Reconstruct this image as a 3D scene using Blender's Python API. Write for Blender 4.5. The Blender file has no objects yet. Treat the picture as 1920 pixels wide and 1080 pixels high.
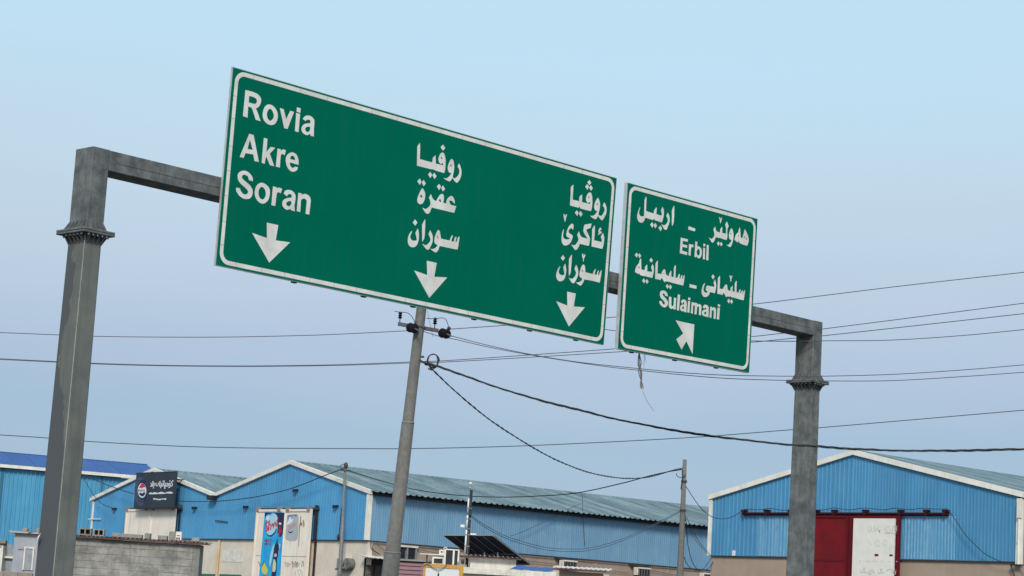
import bpy, bmesh, math, random
from mathutils import Vector, Matrix
from mathutils.geometry import tessellate_polygon
random.seed(7)
S = bpy.context.scene
COL = S.collection
R = math.radians

# ------------------------------------------------------------------ camera
cam_d = bpy.data.cameras.new('camera'); cam = bpy.data.objects.new('camera', cam_d); COL.objects.link(cam)
cam_d.sensor_width = 36.0; cam_d.lens = 36.0*4037.7/1920.0; cam_d.clip_start = 0.1; cam_d.clip_end = 8000
p_, r_ = R(8.963), R(3.385)
fwd = Vector((0, math.cos(p_), math.sin(p_))); up0 = Vector((0, -math.sin(p_), math.cos(p_))); rt0 = Vector((1, 0, 0))
rt = rt0*math.cos(r_)+up0*math.sin(r_); up = -rt0*math.sin(r_)+up0*math.cos(r_)
m = Matrix((rt, up, -fwd)).transposed().to_4x4(); m.translation = (0, 0, 1.5); cam.matrix_world = m
S.camera = cam
# ------------------------------------------------------------------ sky, sun, exposure
SUN_EL, SUN_AZ = 38.0, 184.0        # azimuth clockwise from +Y
w = bpy.data.worlds.new('World'); S.world = w; w.use_nodes = True
nt = w.node_tree; nt.nodes.clear()
def N(nt, t, **k):
    n = nt.nodes.new(t)
    for a, b in k.items(): setattr(n, a, b)
    return n
out = N(nt, 'ShaderNodeOutputWorld')
sky = N(nt, 'ShaderNodeTexSky', sky_type='NISHITA', sun_disc=False); sky.sun_elevation = R(SUN_EL); sky.sun_rotation = R(SUN_AZ)
b1 = N(nt, 'ShaderNodeBackground'); b1.inputs[1].default_value = 0.05; nt.links.new(sky.outputs[0], b1.inputs[0])
tc = N(nt, 'ShaderNodeTexCoord'); sp = N(nt, 'ShaderNodeSeparateXYZ'); nt.links.new(tc.outputs['Generated'], sp.inputs[0])
ramp = N(nt, 'ShaderNodeValToRGB'); e = ramp.color_ramp; e.interpolation = 'LINEAR'
SKYR = [(0.0, (92, 124, 172)), (0.06, (96, 128, 173)), (0.09, (106, 134, 170)), (0.112, (134, 147, 175)), (0.154, (166, 174, 189)), (0.197, (183, 198, 204)), (0.26, (188, 217, 228)), (0.3, (190, 219, 229)), (0.6, (180, 214, 232)), (1.0, (170, 206, 230))]
def lin(c): return tuple(((v/255)/12.92 if v/255 <= .04045 else ((v/255+.055)/1.055)**2.4) for v in c)
while len(e.elements) < len(SKYR): e.elements.new(0.5)
for el, (p, c) in zip(e.elements, SKYR): el.position = p; el.color = lin(c)+(1,)
# a thin, uneven veil of high cloud: very faint wide variation of the gradient
nz = N(nt, 'ShaderNodeTexNoise'); nz.inputs['Scale'].default_value = 3.5; nz.inputs['Detail'].default_value = 3
mp = N(nt, 'ShaderNodeMapping'); mp.inputs['Scale'].default_value = (1, 1, 4); nt.links.new(tc.outputs['Generated'], mp.inputs[0]); nt.links.new(mp.outputs[0], nz.inputs[0])
ma = N(nt, 'ShaderNodeMath', operation='MULTIPLY_ADD'); ma.inputs[1].default_value = 0.04; nt.links.new(nz.outputs[0], ma.inputs[0]); nt.links.new(sp.outputs[2], ma.inputs[2])
m2 = N(nt, 'ShaderNodeMath', operation='SUBTRACT'); m2.inputs[1].default_value = 0.02; nt.links.new(ma.outputs[0], m2.inputs[0])
nt.links.new(m2.outputs[0], ramp.inputs[0])
b2 = N(nt, 'ShaderNodeBackground'); b2.inputs[1].default_value = 0.8; nt.links.new(ramp.outputs[0], b2.inputs[0])
ad = N(nt, 'ShaderNodeAddShader'); nt.links.new(b1.outputs[0], ad.inputs[0]); nt.links.new(b2.outputs[0], ad.inputs[1]); nt.links.new(ad.outputs[0], out.inputs[0])
sl = bpy.data.lights.new('sun', 'SUN'); sl.energy = 2.75; sl.angle = R(14); sl.color = (1.0, 0.92, 0.82)
so = bpy.data.objects.new('sun', sl); COL.objects.link(so)
sd = Vector((math.sin(R(SUN_AZ))*math.cos(R(SUN_EL)), math.cos(R(SUN_AZ))*math.cos(R(SUN_EL)), math.sin(R(SUN_EL))))
so.rotation_euler = sd.to_track_quat('Z', 'Y').to_euler(); so.location = (0, -20, 60)
S.view_settings.view_transform = 'Standard'; S.view_settings.look = 'None'; S.view_settings.exposure = 0; S.view_settings.gamma = 1
S.view_settings.use_curve_mapping = False
S.render.engine = 'CYCLES'

# ------------------------------------------------------------------ measured outlines (metres*1000, in each board's own plane)
TEXT1=[
 ('word',[[[4365,10006],[4379,9921],[4390,9710],[4699,9711],[4708,9799],[4771,9859],[4785,9781],[4790,9706],[4976,9714],[4976,9731],[4975,9745],[4972,9753],[4968,9760],[4961,9750],[4951,9740],[4936,9732],[4918,9728],[4904,9729],[4890,9734],[4877,9742],[4867,9754],[4858,9770],[4853,9786],[4851,9802],[4851,9818],[4855,9836],[4862,9859],[4872,9883],[4885,9904],[4902,9921],[4921,9934],[4939,9942],[4953,9944],[4967,9940],[4979,9932],[4991,9920],[5002,9904],[5012,9884],[5020,9861],[5027,9835],[5033,9806],[5035,9773],[5037,9739],[5037,9707],[5037,9683],[5036,9661],[5034,9641],[5030,9621],[5026,9601],[5022,9582],[5000,9576],[4801,9579],[4750,9585],[4727,9593],[4711,9582],[4327,9577],[4312,9825],[4306,9926]],[[4904,9850],[4913,9856],[4923,9858],[4934,9848],[4946,9834],[4943,9826],[4938,9820],[4927,9822],[4915,9828],[4908,9838]],[[4939,10091],[5004,10036],[4949,9978],[4883,10032]],[[4665,9532],[4724,9486],[4681,9417],[4617,9473]],[[4766,9535],[4830,9483],[4785,9420],[4727,9478]],[[5184,9871],[5197,9869],[5213,9863],[5226,9853],[5236,9836],[5244,9815],[5251,9791],[5257,9764],[5261,9733],[5262,9702],[5259,9670],[5253,9637],[5248,9608],[5244,9586],[5241,9567],[5238,9548],[5267,9525],[5280,9529],[5294,9532],[5311,9542],[5334,9561],[5360,9585],[5380,9609],[5391,9631],[5397,9652],[5400,9671],[5399,9688],[5395,9703],[5387,9718],[5375,9734],[5359,9749],[5343,9764],[5377,9830],[5391,9816],[5404,9801],[5416,9782],[5429,9759],[5441,9733],[5450,9706],[5454,9679],[5456,9651],[5453,9623],[5446,9593],[5435,9562],[5421,9534],[5404,9509],[5385,9486],[5369,9470],[5355,9460],[5341,9460],[5325,9465],[5306,9473],[5287,9483],[5271,9496],[5254,9512],[5238,9528],[5232,9526],[5220,9508],[5208,9489],[5197,9474],[5187,9463],[5177,9455],[5165,9450],[5147,9448],[5127,9450],[5107,9453],[5088,9456],[5068,9461],[5049,9466],[5031,9472],[5014,9479],[4996,9485],[5015,9484],[5036,9484],[5057,9487],[5080,9492],[5103,9501],[5125,9518],[5147,9538],[5166,9559],[5181,9579],[5194,9600],[5207,9621],[5191,9612],[5174,9606],[5160,9607],[5146,9611],[5132,9619],[5120,9630],[5108,9645],[5100,9662],[5096,9682],[5096,9704],[5100,9728],[5108,9755],[5121,9784],[5133,9809],[5143,9829],[5153,9845],[5163,9857],[5173,9868]],[[5150,9746],[5176,9775],[5197,9731],[5168,9733]]]),
 ('word',[[[4502,9202],[4517,9188],[4533,9175],[4547,9161],[4559,9148],[4569,9135],[4576,9118],[4581,9096],[4583,9070],[4582,9046],[4579,9022],[4573,8999],[4564,8977],[4553,8956],[4540,8937],[4525,8921],[4506,8909],[4485,8901],[4466,8898],[4447,8899],[4429,8904],[4414,8913],[4404,8924],[4396,8937],[4392,8953],[4391,8971],[4394,8990],[4400,9012],[4408,9037],[4420,9064],[4432,9091],[4444,9117],[4457,9142],[4469,9163],[4481,9178],[4491,9190]],[[4477,9083],[4520,9034],[4484,9023],[4450,9041]],[[4418,9361],[4469,9312],[4432,9244],[4361,9295]],[[4517,9355],[4578,9298],[4527,9238],[4474,9293]],[[4723,9133],[4734,9114],[4744,9095],[4756,9078],[4771,9062],[4787,9048],[4805,9038],[4825,9033],[4846,9032],[4867,9032],[4874,9048],[4881,9064],[4891,9083],[4905,9106],[4923,9132],[4941,9154],[4959,9169],[4978,9180],[4995,9187],[5010,9187],[5024,9183],[5035,9175],[5043,9164],[5048,9149],[5050,9133],[5052,9117],[5051,9100],[5049,9083],[5046,9067],[5041,9052],[5036,9036],[5117,9026],[5118,9047],[5118,9068],[5123,9089],[5131,9108],[5142,9127],[5157,9145],[5179,9163],[5204,9181],[5227,9192],[5247,9194],[5264,9189],[5280,9180],[5294,9168],[5307,9152],[5318,9133],[5326,9113],[5332,9090],[5338,9067],[5312,9074],[5301,9082],[5289,9090],[5276,9096],[5259,9101],[5241,9105],[5224,9106],[5210,9103],[5197,9098],[5185,9094],[5193,9077],[5202,9061],[5212,9047],[5223,9038],[5235,9032],[5248,9025],[5376,9030],[5334,8897],[4762,8891],[4749,8860],[4737,8828],[4725,8803],[4714,8786],[4704,8776],[4694,8769],[4681,8760],[4668,8756],[4652,8756],[4634,8762],[4618,8769],[4599,8780],[4581,8793],[4563,8810],[4544,8830],[4526,8849],[4543,8844],[4560,8840],[4577,8837],[4593,8836],[4610,8838],[4626,8843],[4644,8853],[4663,8866],[4679,8880],[4693,8894],[4705,8909],[4714,8923],[4721,8940],[4722,8957],[4721,8972],[4718,8988],[4712,9004],[4702,9021],[4688,9038],[4674,9055],[4698,9100]],[[4924,9060],[4964,9088],[4991,9036],[4971,9032],[4952,9032],[4937,9044]],[[4908,9355],[4961,9313],[4919,9240],[4853,9297]],[[5005,9347],[5067,9292],[5015,9233],[4965,9290]]]),
 ('word',[[[4311,8384],[4316,8367],[4305,8342],[4294,8318],[4287,8297],[4283,8280],[4282,8266],[4286,8254],[4293,8242],[4304,8231],[4318,8223],[4335,8218],[4356,8215],[4377,8216],[4399,8220],[4421,8227],[4444,8234],[4444,8249],[4441,8266],[4436,8280],[4429,8297],[4422,8313],[4415,8330],[4408,8346],[4401,8363],[4449,8454],[4457,8442],[4464,8430],[4472,8415],[4479,8397],[4485,8376],[4490,8354],[4493,8328],[4495,8301],[4494,8275],[4492,8252],[4487,8230],[4481,8208],[4473,8186],[4463,8165],[4452,8146],[4438,8131],[4422,8119],[4406,8109],[4391,8102],[4376,8097],[4359,8094],[4340,8092],[4319,8092],[4300,8095],[4283,8103],[4267,8114],[4253,8126],[4243,8140],[4235,8155],[4230,8172],[4227,8194],[4226,8219],[4228,8244],[4234,8268],[4242,8291],[4251,8312],[4261,8329],[4271,8344],[4281,8357],[4291,8367],[4301,8375]],[[4369,8606],[4434,8556],[4385,8490],[4319,8536]],[[4621,8654],[4631,8544],[4634,8364],[4625,8298],[4582,8229],[4560,8423],[4551,8537],[4587,8609]],[[4758,8478],[4773,8462],[4788,8446],[4802,8430],[4814,8413],[4824,8396],[4832,8377],[4837,8352],[4839,8325],[4839,8298],[4834,8272],[4825,8246],[4816,8222],[4806,8200],[4795,8181],[4784,8162],[4773,8145],[4762,8130],[4750,8119],[4732,8111],[4711,8112],[4696,8117],[4679,8125],[4660,8138],[4635,8155],[4608,8177],[4580,8198],[4595,8195],[4610,8192],[4625,8190],[4641,8186],[4657,8183],[4675,8185],[4697,8196],[4720,8213],[4740,8231],[4757,8249],[4771,8269],[4780,8288],[4782,8305],[4778,8321],[4771,8337],[4758,8356],[4742,8375],[4726,8395]],[[4969,8515],[4985,8509],[5001,8493],[5011,8473],[5020,8449],[5027,8425],[5033,8406],[5038,8388],[5042,8370],[5264,8371],[5267,8383],[5271,8395],[5276,8410],[5284,8428],[5295,8449],[5306,8470],[5332,8484],[5335,8467],[5335,8449],[5329,8436],[5321,8423],[5314,8409],[5312,8395],[5312,8380],[5312,8365],[5371,8369],[5372,8383],[5373,8397],[5377,8413],[5384,8429],[5394,8447],[5403,8465],[5425,8470],[5429,8457],[5430,8444],[5424,8429],[5418,8412],[5416,8399],[5416,8386],[5416,8372],[5442,8372],[5446,8393],[5451,8414],[5457,8434],[5465,8451],[5474,8466],[5483,8482],[5508,8485],[5495,8345],[5482,8242],[5393,8236],[5221,8233],[5020,8231],[5017,8220],[5012,8205],[5006,8186],[4997,8163],[4987,8142],[4976,8127],[4963,8113],[4951,8104],[4938,8098],[4921,8099],[4904,8101],[4883,8104],[4861,8110],[4838,8120],[4814,8132],[4790,8144],[4805,8143],[4821,8141],[4838,8143],[4857,8147],[4877,8154],[4896,8163],[4913,8174],[4929,8187],[4942,8200],[4953,8214],[4960,8229],[4968,8244],[4955,8244],[4941,8243],[4928,8245],[4915,8251],[4901,8260],[4891,8271],[4885,8283],[4881,8297],[4879,8312],[4880,8330],[4882,8350],[4887,8372],[4895,8397],[4905,8425],[4915,8449],[4925,8470],[4936,8488],[4945,8502],[4957,8513]],[[4936,8402],[4945,8405],[4954,8404],[4963,8394],[4973,8379],[4983,8365],[4970,8363],[4957,8366],[4950,8375],[4943,8389]]]),
 ('word',[[[8951,10207],[9007,10159],[8955,10102],[8890,10149]],[[8890,10112],[8945,10076],[8908,10001],[8836,10051]],[[9000,10113],[9060,10062],[9009,10002],[8950,10055]],[[8483,10023],[8499,10013],[8496,9890],[8499,9730],[8687,9734],[8686,9754],[8684,9775],[8684,9793],[8684,9812],[8692,9830],[8709,9846],[8734,9864],[8758,9882],[8767,9809],[8770,9732],[9001,9735],[9007,9774],[8997,9773],[8985,9770],[8971,9759],[8954,9749],[8935,9747],[8915,9752],[8902,9762],[8890,9775],[8882,9790],[8878,9807],[8877,9826],[8881,9847],[8891,9873],[8905,9902],[8921,9925],[8939,9943],[8958,9955],[8977,9962],[8993,9965],[9009,9962],[9023,9954],[9035,9937],[9046,9914],[9055,9889],[9061,9862],[9065,9833],[9068,9803],[9069,9771],[9069,9738],[9067,9705],[9061,9672],[9053,9638],[9044,9604],[8869,9598],[8726,9599],[8708,9630],[8676,9603],[8429,9601],[8430,9833],[8424,9957]],[[8938,9877],[8951,9878],[8964,9876],[8973,9864],[8982,9848],[8967,9848],[8953,9850],[8944,9862]],[[8637,9549],[8692,9500],[8651,9436],[8580,9489]],[[8740,9553],[8803,9498],[8752,9438],[8697,9495]],[[9231,9902],[9245,9891],[9261,9871],[9275,9850],[9285,9829],[9292,9807],[9297,9783],[9299,9755],[9297,9724],[9294,9693],[9286,9663],[9275,9633],[9267,9609],[9264,9588],[9264,9573],[9304,9558],[9326,9562],[9348,9567],[9369,9578],[9391,9603],[9413,9636],[9428,9665],[9437,9685],[9439,9702],[9435,9719],[9420,9738],[9399,9757],[9377,9775],[9416,9849],[9433,9835],[9449,9822],[9464,9805],[9477,9783],[9489,9757],[9496,9730],[9498,9701],[9496,9671],[9490,9640],[9477,9609],[9460,9579],[9444,9552],[9429,9529],[9415,9510],[9402,9496],[9389,9486],[9376,9481],[9363,9480],[9351,9483],[9338,9490],[9322,9499],[9303,9511],[9281,9526],[9260,9541],[9247,9539],[9237,9521],[9228,9504],[9218,9489],[9204,9478],[9189,9471],[9173,9466],[9158,9466],[9143,9469],[9127,9473],[9110,9476],[9092,9480],[9073,9485],[9055,9493],[9037,9503],[9019,9513],[9036,9512],[9053,9511],[9071,9513],[9092,9518],[9114,9526],[9135,9536],[9155,9551],[9173,9568],[9190,9586],[9205,9604],[9218,9623],[9232,9642],[9217,9638],[9202,9634],[9186,9634],[9170,9640],[9153,9651],[9140,9665],[9133,9685],[9129,9709],[9130,9734],[9136,9762],[9147,9792],[9159,9819],[9172,9843],[9186,9864],[9200,9880],[9215,9898]],[[9185,9767],[9207,9795],[9232,9771],[9210,9747]]]),
 ('word',[[[8256,9401],[8286,9405],[8309,9363],[8331,9412],[8362,9415],[8337,9337],[8329,9297],[8321,9260],[8301,9265],[8291,9305],[8275,9341]],[[8287,9115],[8298,9098],[8294,9076],[8289,9054],[8286,9034],[8283,9014],[8280,8996],[8281,8979],[8287,8963],[8295,8948],[8308,8937],[8324,8930],[8344,8926],[8365,8926],[8387,8928],[8410,8933],[8432,8939],[8451,8946],[8469,8954],[8487,8962],[8474,8965],[8461,8969],[8446,8973],[8427,8976],[8405,8980],[8388,8986],[8376,8999],[8371,9018],[8372,9036],[8375,9058],[8381,9081],[8388,9106],[8397,9131],[8409,9156],[8422,9178],[8437,9199],[8455,9218],[8476,9237],[8499,9254],[8519,9265],[8540,9263],[8555,9251],[8564,9237],[8567,9215],[8565,9193],[8559,9168],[8554,9143],[8547,9145],[8540,9148],[8535,9157],[8527,9165],[8512,9169],[8493,9167],[8479,9159],[8463,9148],[8450,9136],[8440,9123],[8432,9110],[8428,9097],[8432,9082],[8444,9069],[8457,9063],[8474,9059],[8491,9054],[8509,9049],[8529,9045],[8543,9040],[8554,9032],[8556,9019],[8555,9003],[8550,8983],[8544,8962],[8536,8943],[8527,8923],[8514,8903],[8500,8884],[8483,8865],[8462,8848],[8435,8831],[8404,8816],[8375,8806],[8350,8802],[8327,8804],[8307,8810],[8288,8820],[8271,8835],[8258,8852],[8250,8869],[8245,8888],[8242,8911],[8241,8940],[8243,8973],[8246,9004],[8250,9028],[8256,9049],[8263,9068],[8271,9085],[8279,9100]],[[9078,9364],[9060,9277],[8937,9219],[8941,9206],[8951,9189],[8969,9168],[8993,9144],[9014,9121],[9029,9102],[9042,9084],[9055,9066],[9055,9019],[9036,8914],[8950,8909],[8771,8910],[8766,8894],[8757,8875],[8746,8853],[8732,8828],[8716,8806],[8699,8789],[8679,8775],[8662,8767],[8645,8766],[8627,8775],[8613,8785],[8596,8799],[8579,8813],[8559,8828],[8539,8843],[8518,8857],[8533,8854],[8547,8850],[8564,8848],[8586,8849],[8610,8853],[8632,8861],[8651,8875],[8669,8894],[8685,8913],[8701,8932],[8715,8952],[8724,8970],[8725,8986],[8721,9000],[8713,9015],[8703,9033],[8691,9052],[8678,9071],[8729,9150],[8738,9133],[8747,9116],[8756,9100],[8766,9086],[8777,9073],[8788,9063],[8798,9054],[8823,9049],[8865,9047],[8919,9046],[8974,9044],[8966,9057],[8954,9072],[8938,9086],[8917,9102],[8899,9117],[8884,9131],[8871,9144],[8861,9157],[8854,9175],[8852,9195],[8853,9212],[8855,9231],[8859,9251],[8864,9269],[8871,9287],[8878,9305],[8962,9331]],[[9173,9344],[9183,9308],[9185,9167],[9177,9049],[9399,9050],[9401,9064],[9403,9078],[9401,9094],[9392,9113],[9380,9134],[9367,9155],[9425,9240],[9437,9221],[9449,9202],[9459,9183],[9466,9165],[9470,9146],[9472,9122],[9470,9087],[9466,9047],[9461,9010],[9452,8979],[9442,8951],[9432,8922],[9368,8919],[9112,8915],[9111,8969],[9111,9022],[9110,9076],[9108,9132],[9106,9189],[9104,9231],[9103,9254],[9107,9263],[9115,9277],[9127,9293],[9139,9308],[9150,9320],[9161,9332]],[[9341,9329],[9357,9327],[9369,9317],[9374,9301],[9377,9283],[9356,9282],[9339,9280],[9333,9272],[9329,9263],[9341,9258],[9353,9255],[9367,9255],[9382,9256],[9379,9220],[9355,9209],[9331,9199],[9312,9189],[9298,9177],[9290,9165],[9286,9184],[9304,9211],[9296,9225],[9290,9240],[9289,9256],[9293,9272],[9299,9284],[9306,9296],[9314,9307],[9327,9321]]]),
 ('word',[[[8244,8384],[8249,8367],[8237,8341],[8226,8316],[8218,8294],[8214,8273],[8219,8258],[8227,8247],[8240,8236],[8255,8228],[8273,8222],[8293,8218],[8314,8217],[8334,8222],[8355,8231],[8375,8240],[8375,8252],[8375,8265],[8372,8283],[8362,8309],[8349,8342],[8336,8374],[8384,8458],[8393,8440],[8402,8423],[8410,8404],[8416,8382],[8422,8359],[8426,8335],[8426,8311],[8425,8286],[8421,8262],[8416,8236],[8410,8210],[8401,8186],[8389,8165],[8375,8146],[8358,8129],[8337,8116],[8314,8106],[8292,8099],[8270,8094],[8249,8092],[8229,8094],[8210,8101],[8193,8111],[8179,8122],[8168,8136],[8160,8151],[8154,8169],[8152,8189],[8151,8211],[8154,8233],[8161,8256],[8170,8280],[8180,8302],[8192,8323],[8206,8342],[8218,8359],[8232,8373]],[[8306,8611],[8372,8564],[8319,8498],[8252,8544]],[[8564,8665],[8564,8538],[8555,8319],[8542,8281],[8508,8236],[8491,8417],[8487,8568],[8520,8617]],[[8696,8485],[8712,8470],[8729,8455],[8743,8436],[8755,8414],[8765,8388],[8770,8361],[8772,8332],[8769,8302],[8762,8273],[8748,8242],[8731,8212],[8715,8185],[8702,8163],[8689,8143],[8677,8129],[8663,8120],[8650,8116],[8635,8115],[8620,8116],[8605,8121],[8586,8133],[8561,8153],[8533,8180],[8505,8207],[8521,8201],[8538,8196],[8554,8193],[8571,8191],[8589,8192],[8607,8197],[8628,8208],[8649,8222],[8668,8240],[8683,8261],[8697,8286],[8705,8307],[8709,8325],[8702,8343],[8690,8361],[8673,8383],[8657,8404]],[[8908,8525],[8923,8522],[8937,8512],[8948,8499],[8956,8480],[8962,8458],[8966,8436],[8969,8418],[8971,8400],[8973,8383],[9196,8382],[9199,8398],[9202,8414],[9208,8431],[9222,8451],[9240,8473],[9258,8494],[9277,8494],[9268,8472],[9259,8451],[9252,8431],[9250,8414],[9250,8399],[9250,8383],[9305,8385],[9308,8401],[9312,8418],[9317,8434],[9327,8450],[9340,8466],[9352,8482],[9365,8482],[9360,8463],[9354,8443],[9351,8425],[9351,8409],[9353,8395],[9354,8382],[9376,8385],[9381,8403],[9386,8421],[9394,8439],[9405,8458],[9419,8478],[9433,8498],[9447,8496],[9431,8379],[9409,8247],[9316,8247],[9185,8249],[8953,8239],[8949,8226],[8945,8213],[8940,8199],[8932,8183],[8922,8167],[8911,8151],[8899,8135],[8885,8120],[8871,8108],[8858,8104],[8844,8104],[8829,8105],[8811,8108],[8793,8113],[8774,8119],[8755,8127],[8737,8136],[8718,8146],[8735,8147],[8753,8148],[8771,8151],[8792,8157],[8813,8165],[8834,8175],[8853,8188],[8871,8202],[8884,8216],[8891,8232],[8893,8246],[8878,8249],[8863,8252],[8849,8257],[8835,8265],[8821,8275],[8812,8288],[8807,8302],[8806,8319],[8808,8338],[8812,8359],[8818,8382],[8826,8406],[8836,8436],[8849,8467],[8862,8492],[8877,8509],[8893,8520]],[[8877,8418],[8884,8415],[8892,8410],[8902,8395],[8912,8377],[8899,8377],[8887,8380],[8876,8388],[8870,8399],[8872,8408]],[[8852,8727],[8881,8730],[8901,8684],[8925,8725],[8951,8727],[8934,8679],[8910,8631],[8907,8580],[8893,8585],[8883,8634],[8855,8684]]]),
 ('word',[[[315,10074],[374,10075],[432,10076],[484,10075],[526,10071],[562,10066],[592,10057],[619,10043],[640,10025],[656,10005],[664,9986],[667,9965],[665,9942],[658,9916],[648,9889],[635,9865],[617,9847],[596,9831],[580,9821],[569,9815],[563,9815],[610,9753],[689,9618],[582,9621],[550,9680],[517,9739],[490,9782],[474,9802],[464,9805],[453,9807],[436,9809],[418,9809],[400,9809],[407,9620],[305,9624]],[[405,9992],[440,9992],[474,9993],[505,9991],[530,9985],[551,9976],[566,9967],[576,9950],[575,9932],[570,9917],[561,9901],[550,9889],[540,9883],[528,9881],[510,9880],[479,9879],[442,9880],[404,9880]],[[828,9939],[856,9944],[884,9944],[912,9940],[938,9931],[964,9917],[987,9900],[1008,9879],[1027,9854],[1040,9827],[1047,9797],[1049,9766],[1045,9734],[1036,9701],[1021,9667],[1001,9640],[975,9621],[945,9609],[915,9601],[889,9598],[863,9600],[838,9605],[811,9615],[785,9629],[763,9645],[745,9665],[732,9687],[723,9712],[718,9738],[718,9766],[722,9795],[729,9827],[741,9859],[756,9887],[777,9909],[802,9927]],[[868,9872],[886,9871],[904,9861],[921,9848],[935,9831],[948,9811],[956,9790],[960,9768],[958,9745],[951,9723],[935,9701],[913,9680],[891,9668],[871,9671],[851,9683],[834,9698],[823,9716],[815,9737],[811,9759],[810,9781],[814,9805],[822,9826],[834,9846],[851,9863]],[[1078,9931],[1164,9929],[1234,9770],[1309,9934],[1394,9932],[1280,9609],[1205,9610]],[[1448,10024],[1533,10024],[1533,9943],[1451,9946]],[[1443,9925],[1531,9925],[1525,9604],[1444,9606]],[[1597,9852],[1610,9872],[1623,9892],[1640,9909],[1661,9922],[1686,9932],[1711,9938],[1736,9941],[1761,9940],[1785,9935],[1807,9926],[1828,9914],[1844,9900],[1853,9887],[1858,9873],[1861,9851],[1862,9818],[1861,9777],[1860,9736],[1873,9601],[1799,9600],[1784,9630],[1762,9617],[1741,9603],[1720,9595],[1699,9592],[1678,9594],[1658,9599],[1636,9607],[1615,9619],[1599,9634],[1589,9653],[1583,9675],[1585,9697],[1594,9720],[1610,9744],[1630,9764],[1655,9779],[1685,9791],[1712,9800],[1733,9807],[1751,9811],[1770,9815],[1770,9831],[1771,9847],[1768,9860],[1752,9868],[1730,9869],[1714,9865],[1696,9859],[1682,9851],[1672,9840],[1666,9829]],[[1772,9751],[1753,9749],[1735,9747],[1717,9743],[1700,9734],[1683,9723],[1671,9711],[1667,9692],[1673,9673],[1683,9662],[1699,9651],[1714,9647],[1731,9651],[1748,9661],[1761,9673],[1772,9690],[1776,9709],[1776,9723],[1774,9737]]]),
 ('word',[[[468,9359],[564,9355],[719,8927],[625,8923],[586,9029],[421,9018],[390,8930],[305,8930]],[[492,9261],[571,9102],[458,9097]],[[783,9353],[865,9355],[863,9129],[945,9232],[1046,9235],[938,9115],[1053,8921],[961,8918],[872,9044],[854,9004],[847,8921],[778,8924]],[[1096,9234],[1170,9234],[1165,9204],[1183,9219],[1202,9235],[1221,9244],[1241,9245],[1262,9240],[1283,9235],[1258,9150],[1238,9156],[1217,9162],[1201,9161],[1190,9154],[1183,9141],[1178,9113],[1176,9059],[1177,8990],[1178,8922],[1090,8921]],[[1399,9230],[1435,9236],[1471,9232],[1503,9222],[1529,9203],[1551,9176],[1567,9147],[1575,9115],[1577,9081],[1580,9047],[1388,9053],[1388,9039],[1388,9024],[1393,9010],[1406,8994],[1425,8979],[1443,8969],[1459,8971],[1474,8978],[1488,8986],[1505,9003],[1571,9005],[1568,8988],[1565,8971],[1557,8955],[1540,8940],[1519,8925],[1495,8914],[1472,8907],[1447,8904],[1421,8907],[1394,8918],[1366,8935],[1342,8957],[1322,8984],[1306,9016],[1296,9049],[1291,9084],[1293,9119],[1304,9152],[1329,9183],[1364,9211]],[[1386,9111],[1389,9127],[1391,9143],[1397,9157],[1409,9168],[1426,9176],[1441,9180],[1456,9177],[1470,9170],[1481,9159],[1487,9145],[1491,9128],[1495,9111]]]),
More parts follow.
